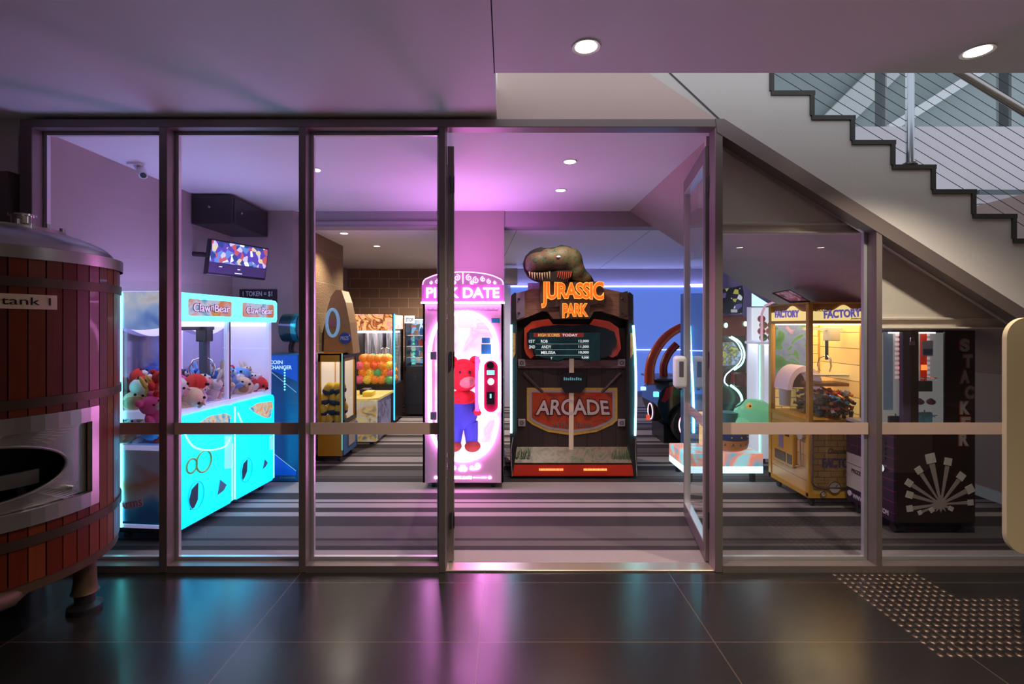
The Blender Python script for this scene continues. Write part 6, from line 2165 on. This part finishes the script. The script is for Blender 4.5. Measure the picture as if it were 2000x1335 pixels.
# boxed prizes hanging in it
pb_ = B().box(-.06, .06, -.012, .012, -.09, .0, .004, 1).box(-.004, .004, -.004, .004, -.0, .02)
for k_, (x, z_, c, l) in enumerate(((sx0 + .30, 1.20, (.06, .10, .11), 'dark teal boxed prize hanging in the stacking cabinet, under the white card'), (sx0 + .30, .95, (.10, .25, .33), 'light blue boxed prize hanging low in the stacking cabinet'), (sx0 + .07, .92, (.03, .02, .03), 'black boxed prize hanging at the left of the stacking cabinet'))):
    o = B().box(-.055, .055, -.014, .014, -.085, .0, .004, 1).tube([(0, 0, 0), (0, 0, .018)], .004, 6).obj('boxed_prize', mat('prize_print_%d' % k_, c, .35, vary=.5, vscale=30))
    o.location = (x, sy0 + .07, z_)
    tag(o, l, 'prize box', 'boxed prizes in the stacking cabinet')
for k_ in range(2):
    o = B().ball((0, 0, 0), (.032, .03, .024), 14, 8).ball((0, 0, .018), (.015, .015, .012), 10, 6).obj('toy_ufo', mat('mauve_toy', (.25, .08, .14), .3), smooth=True)
    o.location = (sx0 + .27 + .09 * k_, sy0 + .08, 1.03)
    tag(o, 'small mauve dome-shaped toy in the stacking cabinet, %s of two' % ('left' if k_ == 0 else 'right'), 'toy', 'dome toys in the stacking cabinet')

# kiddie ride screen cabinet with lit cartoon art and animal
rd0, rd1, rx0, rx1 = 5.12, 5.60, 1.86, 2.68
kr = thing('kiddie_ride', 'brightly lit childrens ride with green animal head on a bunting drum beside the right door', 'kiddie ride', (2.27, 5.4, 0))
B().box(rx0, rx1, rd0, rd1, .10, .17).obj('lit_base', glow('icy_white_base', (.65, .88, 1.0), 1.5), kr, world=True)
B().box(rx0, rx1, rd0 + .004, rd1, .17, .30).obj('water_step', art('water_art', [(.05, .45, .65), (.2, .75, .85), (.9, .25, .15), (.1, .4, .55), (.5, .9, .95)], 3.5, .8), kr, world=True)
B().box(2.20, rx1, rd1 - .08, rd1, .30, .66).obj('sunset_backdrop', art('sunset_art', [(.95, .25, .12), (1.0, .55, .22), (1, .75, .4), (.95, .4, .2)], 2, .95, 'noise'), kr, world=True)
DRX = 2.42
dr_ = B().lathe([(.0, .29), (.12, .29), (.185, .33), (.20, .40), (.185, .50), (.0, .50)], (DRX, 5.34, 0), 36).obj('ride_drum', mat('orange_drum', (.62, .25, .08), .4), kr, world=True, smooth=True)
b = B()
for i in range(16):
    a = 2 * PI * i / 16
    a1 = 2 * PI * (i + 1) / 16
    am = (a + a1) / 2
    P_ = lambda aa, r_, z: (DRX + r_ * math.cos(aa), 5.34 + r_ * math.sin(aa), z)
    b.add([P_(a, .182, .325), P_(a1, .182, .325), P_(am, .204, .405)], [(0, 1, 2)])
b.obj('bunting_triangle_pattern', mat('teal_bunting', (.03, .12, .22), .4), dr_, world=True)
bd_ = B().lathe([(.197, .425), (.20, .43), (.192, .50), (.185, .51)], (DRX, 5.34, 0), 36).obj('blue_band', mat('navy_band', (.02, .05, .20), .35), dr_, world=True, smooth=True)
for i in range(12):
    a = 2 * PI * (i + .5) / 12
    if math.sin(a) < -.1:
        B().ball((DRX + .197 * math.cos(a), 5.34 + .197 * math.sin(a), .46), .009, 8, 6).obj('gold_stud', mat('gold_stud_paint', (.7, .5, .15), .3), bd_, world=True, smooth=True)
B().cyl((DRX, 5.34, .17), (DRX, 5.34, .30), .04, n=16).obj('ride_pivot', DARKM, kr, world=True)
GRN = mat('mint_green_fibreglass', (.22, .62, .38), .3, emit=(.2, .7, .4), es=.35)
q = at(1468, 802, 5.3)
an = B().ball((q.x + .03, 5.32, q.z - .04), (.21, .14, .17), 28, 18).ball((q.x - .11, 5.28, q.z - .12), (.10, .09, .07), 20, 12)
an.tube(smooth_path([(q.x + .12, 5.3, q.z - .02), (q.x + .2, 5.26, q.z - .12), (q.x + .2, 5.24, q.z - .24)], 4), [.06] * 9, 14)
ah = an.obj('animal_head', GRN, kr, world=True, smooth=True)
q2 = at(1466, 793, 5.17)
ey = B().ball((q2.x, 5.20, q2.z), (.032, .02, .032), 16, 10).obj('eye', mat('yellow_orange_eye', (.9, .5, .12), .3, emit=(1, .5, .1), es=.4), ah, world=True, smooth=True)
B().ball((q2.x, 5.18, q2.z), .011, 10, 8).obj('pupil', BLACK, ey, world=True, smooth=True)
B().ball((q.x + .17, 5.24, q.z - .05), (.035, .03, .07), 14, 10).obj('orange_ear', mat('orange_ear_paint', (.75, .3, .06), .3), ah, world=True, smooth=True)
B().tube([at(1426, 800, 5.2), at(1446, 790, 5.19), at(1455, 780, 5.2)], .006, 6).obj('smile_line', mat('dark_green_line', (.03, .12, .08), .5), ah, world=True)
B().cyl((DRX, 5.34, .50), (DRX, 5.34, .70), .10, n=24).obj('neck_column', mat('teal_neck', (.05, .25, .28), .4), kr, world=True, smooth=True)
for x in (rx0 + .08, rx1 - .08):
    for y in (rd0 + .07, rd1 - .07):
        B().cyl((x, y, 0), (x, y, .10), .03, n=14).obj('foot', BLACK, kr, world=True)

# white capsule and toy crane with pink and green edge light
wx0, wx1, wy0, wy1 = 3.0, 3.55, 5.80, 6.12
wc = thing('capsule_crane', 'white lit crane cabinet with rounded glass top holding fruit-like capsules behind the yellow crane', 'crane machine', (3.2, 6.1, 0))
zsh = pz(667, 5.85)
ztp = pz(590, 5.85)
b = B().box(wx0, wx1, wy0, wy1, .06, .62, .02, 2).box(wx0, wx1, wy1 - .03, wy1, .62, ztp - .05).box(wx0, wx0 + .05, wy0, wy0 + .05, .62, zsh).box(wx0 + .12, wx0 + .24, wy1 - .1, wy1 - .04, .62, zsh)
b.box(wx0 - .03, wx1, wy0 - .02, wy1, zsh - .03, zsh, .008, 2)
b.obj('cabinet_body', mat('white_lit_cabinet', (.78, .78, .85), .3, emit=(.75, .75, 1), es=.35), wc, world=True)
dm = rrect(wx0 + .02, wx1 + .5, zsh - .2, ztp, .14, 8)
dm = [p_ for p_ in dm]
B().prism([(min(u, wx1), max(v, zsh)) for u, v in rrect(wx0 + .02, wx1 + .3, zsh - .2, ztp, .14, 8)], wy0 + .01, wy0 + .018).obj('dome_glass', GLASSM, wc, world=True)
B().tube([(wx0 + .02, wy0, zsh), (wx0 + .02, wy0, ztp - .14), (wx0 + .06, wy0, ztp - .04), (wx0 + .16, wy0, ztp), (wx1, wy0, ztp)], .014, 8).obj('dome_edge', mat('rosy_edge', (.8, .5, .6), .3, emit=(1, .5, .7), es=.5), wc, world=True, smooth=True)
B().tube([(wx0 - .012, wy0 - .01, .10), (wx0 - .012, wy0 - .01, zsh - .04)], .007, 8).obj('edge_light', glow('green_pink_edge_light', (.25, 1.0, .65), 3), wc, world=True, smooth=True)
B().box(wx0 + .05, wx1 - .03, wy1 - .05, wy1 - .035, zsh + .02, ztp - .06).obj('lit_back', glow('pale_lit_back', (.8, .85, .95), .85), wc, world=True)
B().box(wx0 + .26, wx1 - .02, wy1 - .06, wy1 - .045, .75, zsh - .05).obj('mirror_back', mat('teal_mirror', (.25, .42, .45), .15, metal=.7), wc, world=True)
B().box(wx0 + .04, wx1 - .04, wy0 + .04, wy1 - .06, zsh - .05, zsh - .035).obj('light_box', glow('cool_white_box', (.85, .9, 1), 4), wc, world=True)
tpn = [at(1468, 574, 6.5), at(1504, 596, 6.2), at(1502, 588, 6.9), at(1472, 570, 6.9)]
b = B().add([at(1468, 572, 6.45), at(1506, 596, 6.1), at(1490, 598, 6.1), at(1468, 598, 6.3)], [(0, 1, 2, 3)])
b.add([at(1468, 572, 6.5), at(1506, 596, 6.15), at(1490, 598, 6.15), at(1468, 598, 6.35)], [(0, 1, 2, 3)])
b.obj('top_light', glow('cyan_white_top_light', (.6, .95, .95), 1.2), wc, world=True)
cap = []
for k_, (nm, c) in enumerate((('pink', (.9, .25, .3)), ('peach', (.9, .5, .25)), ('green', (.08, .35, .12)), ('red', (.6, .05, .04)))):
    o = B().ball((0, 0, 0), .045, 14, 10).lathe([(.0455, -.003), (.0475, 0), (.0455, .003)], (0, 0, 0), 20).obj('prize_capsule', mat('capsule_' + nm, c, .3), smooth=True)
    cap.append([nm, o, True])
for i in range(16):
    row = i // 5
    e = cap[(2, 3, 2, 2, 3, 0, 1, 0, 0, 1, 1, 0, 1, 0, 1, 0)[i]]
    o = e[1]
    if not e[2]:
        o = e[1].copy()
        COL.objects.link(o)
    e[2] = False
    o.location = (wx0 + .09 + (i % 5) * .1 + .03 * (row % 2), wy0 + .10 + .1 * (row % 2), zsh + .048 + row * .075)
    tag(o, '%s round capsule, %s from the left in the %s layer of the white crane' % (e[0], ORD[i % 5], ['bottom', 'second', 'third', 'top'][row]), 'capsule', 'capsules in the white crane')
for x in (wx0 + .06, wx1 - .06):
    for y in (wy0 + .06, wy1 - .06):
        B().cyl((x, y, 0), (x, y, .06), .03, n=12).obj('foot', RUBBER, wc, world=True)

# racing simulator: car body on the left, screen cabinet on the right
rc = thing('racing_game', 'red and black sit-in racing game with arched roll cage and glowing wheel', 'arcade game', (2.9, 7.1, 0))
b = B()
prf = [(2.08, .55), (2.12, .72), (2.25, .86), (2.45, .90), (2.75, .84), (3.1, .80), (3.5, .80), (3.5, .20), (2.9, .14), (2.35, .20), (2.16, .34)]
b.prism(prf, 6.75, 7.55)
b.obj('car_shell', mat('black_gloss_shell', (.01, .02, .022), .2, coat=.5), rc, world=True)
for pts_ in ([(2.13, .60), (2.2, .78), (2.3, .82), (2.28, .70), (2.18, .58)], [(2.42, .62), (2.46, .84), (2.72, .80), (2.60, .70)]):
    B().prism(pts_, 6.73, 6.75).obj('red_bodywork', mat('red_bodywork_paint', (.40, .015, .02), .25, coat=.4), rc, world=True)
b = B().box(2.06, 2.62, 6.7, 7.5, .885, .91, .008, 2)
b.obj('rear_wing', mat('grey_black_wing', (.05, .05, .045), .35), rc, world=True)
wc_ = Vector((2.545, 6.70, .30))
tyre = B().lathe([(.225, -.09), (.285, -.08), (.295, 0), (.285, .08), (.225, .09), (.225, -.09)], (0, 0, 0), 40).M(Matrix.Translation(wc_) @ Matrix.Rotation(PI / 2, 4, 'X')).obj('wheel', RUBBER, rc, world=True, smooth=True)
B().tube([(wc_.x + .215 * math.cos(t * PI / 20), wc_.y - .09, wc_.z + .215 * math.sin(t * PI / 20)) for t in range(40)], .008, 8, True).obj('wheel_light_ring', glow('pink_wheel_ring', (1, .45, .65), 2.2), tyre, world=True, smooth=True)
b = B().cyl((wc_.x, wc_.y - .06, wc_.z), (wc_.x, wc_.y - .09, wc_.z), .04, n=18)
for i in range(5):
    a = 2 * PI * i / 5 + .3
    b.tube([(wc_.x + .03 * math.cos(a), wc_.y - .075, wc_.z + .03 * math.sin(a)), (wc_.x + .215 * math.cos(a), wc_.y - .075, wc_.z + .215 * math.sin(a))], [.022, .012], 8)
b.obj('wheel_spokes', mat('spoke_metal', (.18, .2, .22), .3, metal=.8), tyre, world=True, smooth=True)
B().cyl((wc_.x, wc_.y - .05, wc_.z), (wc_.x, wc_.y + .02, wc_.z), .225, n=36).obj('wheel_well', BLACK, tyre, world=True)
tw_ = Vector((2.12, 7.0, .42))
t2 = B().lathe([(.10, -.06), (.135, -.05), (.14, 0), (.135, .05), (.10, .06), (.10, -.06)], (0, 0, 0), 30).M(Matrix.Translation(tw_) @ Matrix.Rotation(PI / 2, 4, 'Y')).obj('rear_exhaust_ring', RUBBER, rc, world=True, smooth=True)
B().tube([(tw_.x - .065, tw_.y + .11 * math.cos(t * PI / 15), tw_.z + .11 * math.sin(t * PI / 15)) for t in range(30)], .006, 6, True).obj('rear_light_ring', glow('pink_wheel_ring', (1, .45, .65), 2.2), t2, world=True, smooth=True)
for a_, c_, m_ in (((1277, 765), (1287, 775), glow('green_tail_light', (.1, 1.0, .6), 2.5)), ((1252, 755), (1262, 762), glow('blue_tail_light', (.15, .4, 1), 4)), ((1263, 810), (1270, 820), mat('red_tail_light', (.6, .04, .02), .3, emit=(1, .1, .03), es=.6))):
    D_ = 6.72
    B().box(pxx(a_[0], D_), pxx(c_[0], D_), D_, D_ + .03, pz(c_[1], D_), pz(a_[1], D_), .006, 1).obj('tail_light', m_, rc, world=True)
ARC = mat('orange_red_arch', (.62, .07, .02), .3, coat=.4)
for off, dd in ((0, 6.75), (.0, 7.5)):
    pts_ = smooth_path([(pxx(x, dd), dd, pz(y, dd)) for x, y in ((1268, 748), (1270, 712), (1282, 682), (1304, 655), (1338, 636), (1390, 625), (1450, 622))], 5)
    B().tube(pts_, [.07 - .02 * i / len(pts_) for i in range(len(pts_))], 12).obj('roll_arch', ARC, rc, world=True, smooth=True)
b = B()
for pts_ in (((1298, 745), (1296, 715), (1306, 690), (1322, 672)),):
    b.tube(smooth_path([(pxx(x, 7.1), 7.1, pz(y, 7.1)) for x, y in pts_], 5), .055, 12)
b.obj('seat_back', mat('dark_red_seat', (.25, .02, .015), .4), rc, world=True, smooth=True)
b = B().box(2.35, 2.75, 6.95, 7.35, .80, .92, .05, 3)
b.obj('seat_cushion', mat('dark_red_seat', (.25, .02, .015), .4), rc, world=True, smooth=True)
wb = ppoly(B(), [(1283, 672), (1298, 650), (1320, 636), (1322, 642), (1305, 656), (1290, 678)], 6.9, .02).obj('smoky_canopy', mat('lilac_smoky_canopy', (.3, .25, .35), .15), rc, world=True)
# front cabinet
D6 = 6.62
fc = B().box(pxx(1402, D6), pxx(1458, D6), D6 + .02, D6 + .6, .05, pz(655, D6)).obj('front_cabinet', mat('green_black_cabinet', (.008, .02, .02), .3), rc, world=True)
ppoly(B(), [(1402, 668), (1432, 668), (1448, 690), (1440, 712), (1402, 716)], D6 - .01, .02).obj('race_screen', art('race_screen_art', [(.03, .05, .06), (.25, .30, .45), (.05, .08, .05), (.35, .35, .08), (.04, .06, .12)], 9, .9), fc, world=True)
rb = ppoly(B(), [(1400, 622), (1448, 616), (1462, 622), (1460, 655), (1440, 656), (1404, 655)], D6 - .12, .5).obj('red_canopy', mat('deep_red_canopy', (.22, .02, .01), .3, coat=.3), rc, world=True)
for x, y in ((1418, 635), (1456, 632)):
    q = at(x, y, D6 - .14)
    B().ball(q, (.024, .02, .034), 12, 8).obj('canopy_lamp', glow('green_white_lamp', (.35, 1.0, .7), 3), rb, world=True, smooth=True)
tpp = ppoly(B(), [(1404, 566), (1436, 560), (1450, 557), (1453, 575), (1450, 612), (1408, 611)], D6 - .05, .08).obj('topper_sign', art('graffiti_topper', [(.01, .01, .02), (.12, .08, .3), (.01, .01, .02), (.02, .02, .03), (.75, .75, .8), (.02, .01, .04), (.5, .45, .1), (.01, .01, .02)], 16, .55, 'cells', const=True), rc, world=True)
text('DRIFT', glow('yellow_scrawl', (.8, .75, .1), .8), tpp, .16, .05, facing(at(1424, 583, D6 - .052)), depth=.003, shear=.3, bold=.02) if False else None
B().box(pxx(1424, D6), pxx(1436, D6), D6 - .06, D6 - .05, pz(610, D6), pz(604, D6)).obj('topper_plate', mat('white_topper_plate', (.7, .7, .7), .4, emit=(.7, .7, .7), es=.3), tpp, world=True)
RG = glow('green_white_neon', (.25, 1.0, .75), 4)
RW = glow('lavender_white_neon', (.65, .65, 1.0), 4)
B().tube(smooth_path([at(x, y, D6 - .06) for x, y in ((1428, 657), (1445, 668), (1454, 690), (1449, 710), (1434, 722))], 5), .012, 8).obj('neon_arc', RG, fc, world=True, smooth=True)
B().tube(smooth_path([at(x, y, D6 - .07) for x, y in ((1424, 658), (1440, 669), (1449, 690), (1444, 708), (1430, 721), (1418, 732), (1415, 745), (1422, 753))], 5), .008, 8).obj('neon_arc', RW, fc, world=True, smooth=True)
B().tube(smooth_path([at(x, y, D6 - .1) for x, y in ((1427, 752), (1442, 764), (1449, 780), (1443, 798), (1436, 806))], 5), .016, 8).obj('neon_arc', RG, fc, world=True, smooth=True)
b = B().box(pxx(1425, D6), pxx(1458, D6), D6 - .15, D6, pz(752, D6), pz(726, D6), .03, 3)
b.obj('dashboard', art('red_black_dash', [(.02, .01, .015), (.25, .01, .02), (.04, .01, .02), (.4, .03, .03)], 12), rc, world=True, smooth=True)
B().box(2.75, 3.3, 6.62, 7.4, .0, .14, .01, 1).box(2.2, 2.8, 6.85, 7.4, 0, .25).obj('platform', BLACK, rc, world=True)
# side stand seen through the door glass: cyan tube and leaf-shaped lit sign
lt = thing('light_column', 'slim blue column with a cyan light tube seen through the open glass door', 'light column', (2.12, 6.0, 0))
D7 = 6.0
B().box(pxx(1340, D7), pxx(1378, D7), D7 + .02, D7 + .2, 0, pz(572, D7), .01, 2).obj('column', mat('blue_translucent_column', (.05, .14, .35), .25), lt, world=True)
B().tube(smooth_path([at(x, y, D7) for x, y in ((1347, 636), (1350, 700), (1354, 770), (1355, 845))], 4), .014, 8).obj('light_tube', glow('cyan_tube', (.18, .85, 1.0), 10), lt, world=True, smooth=True)
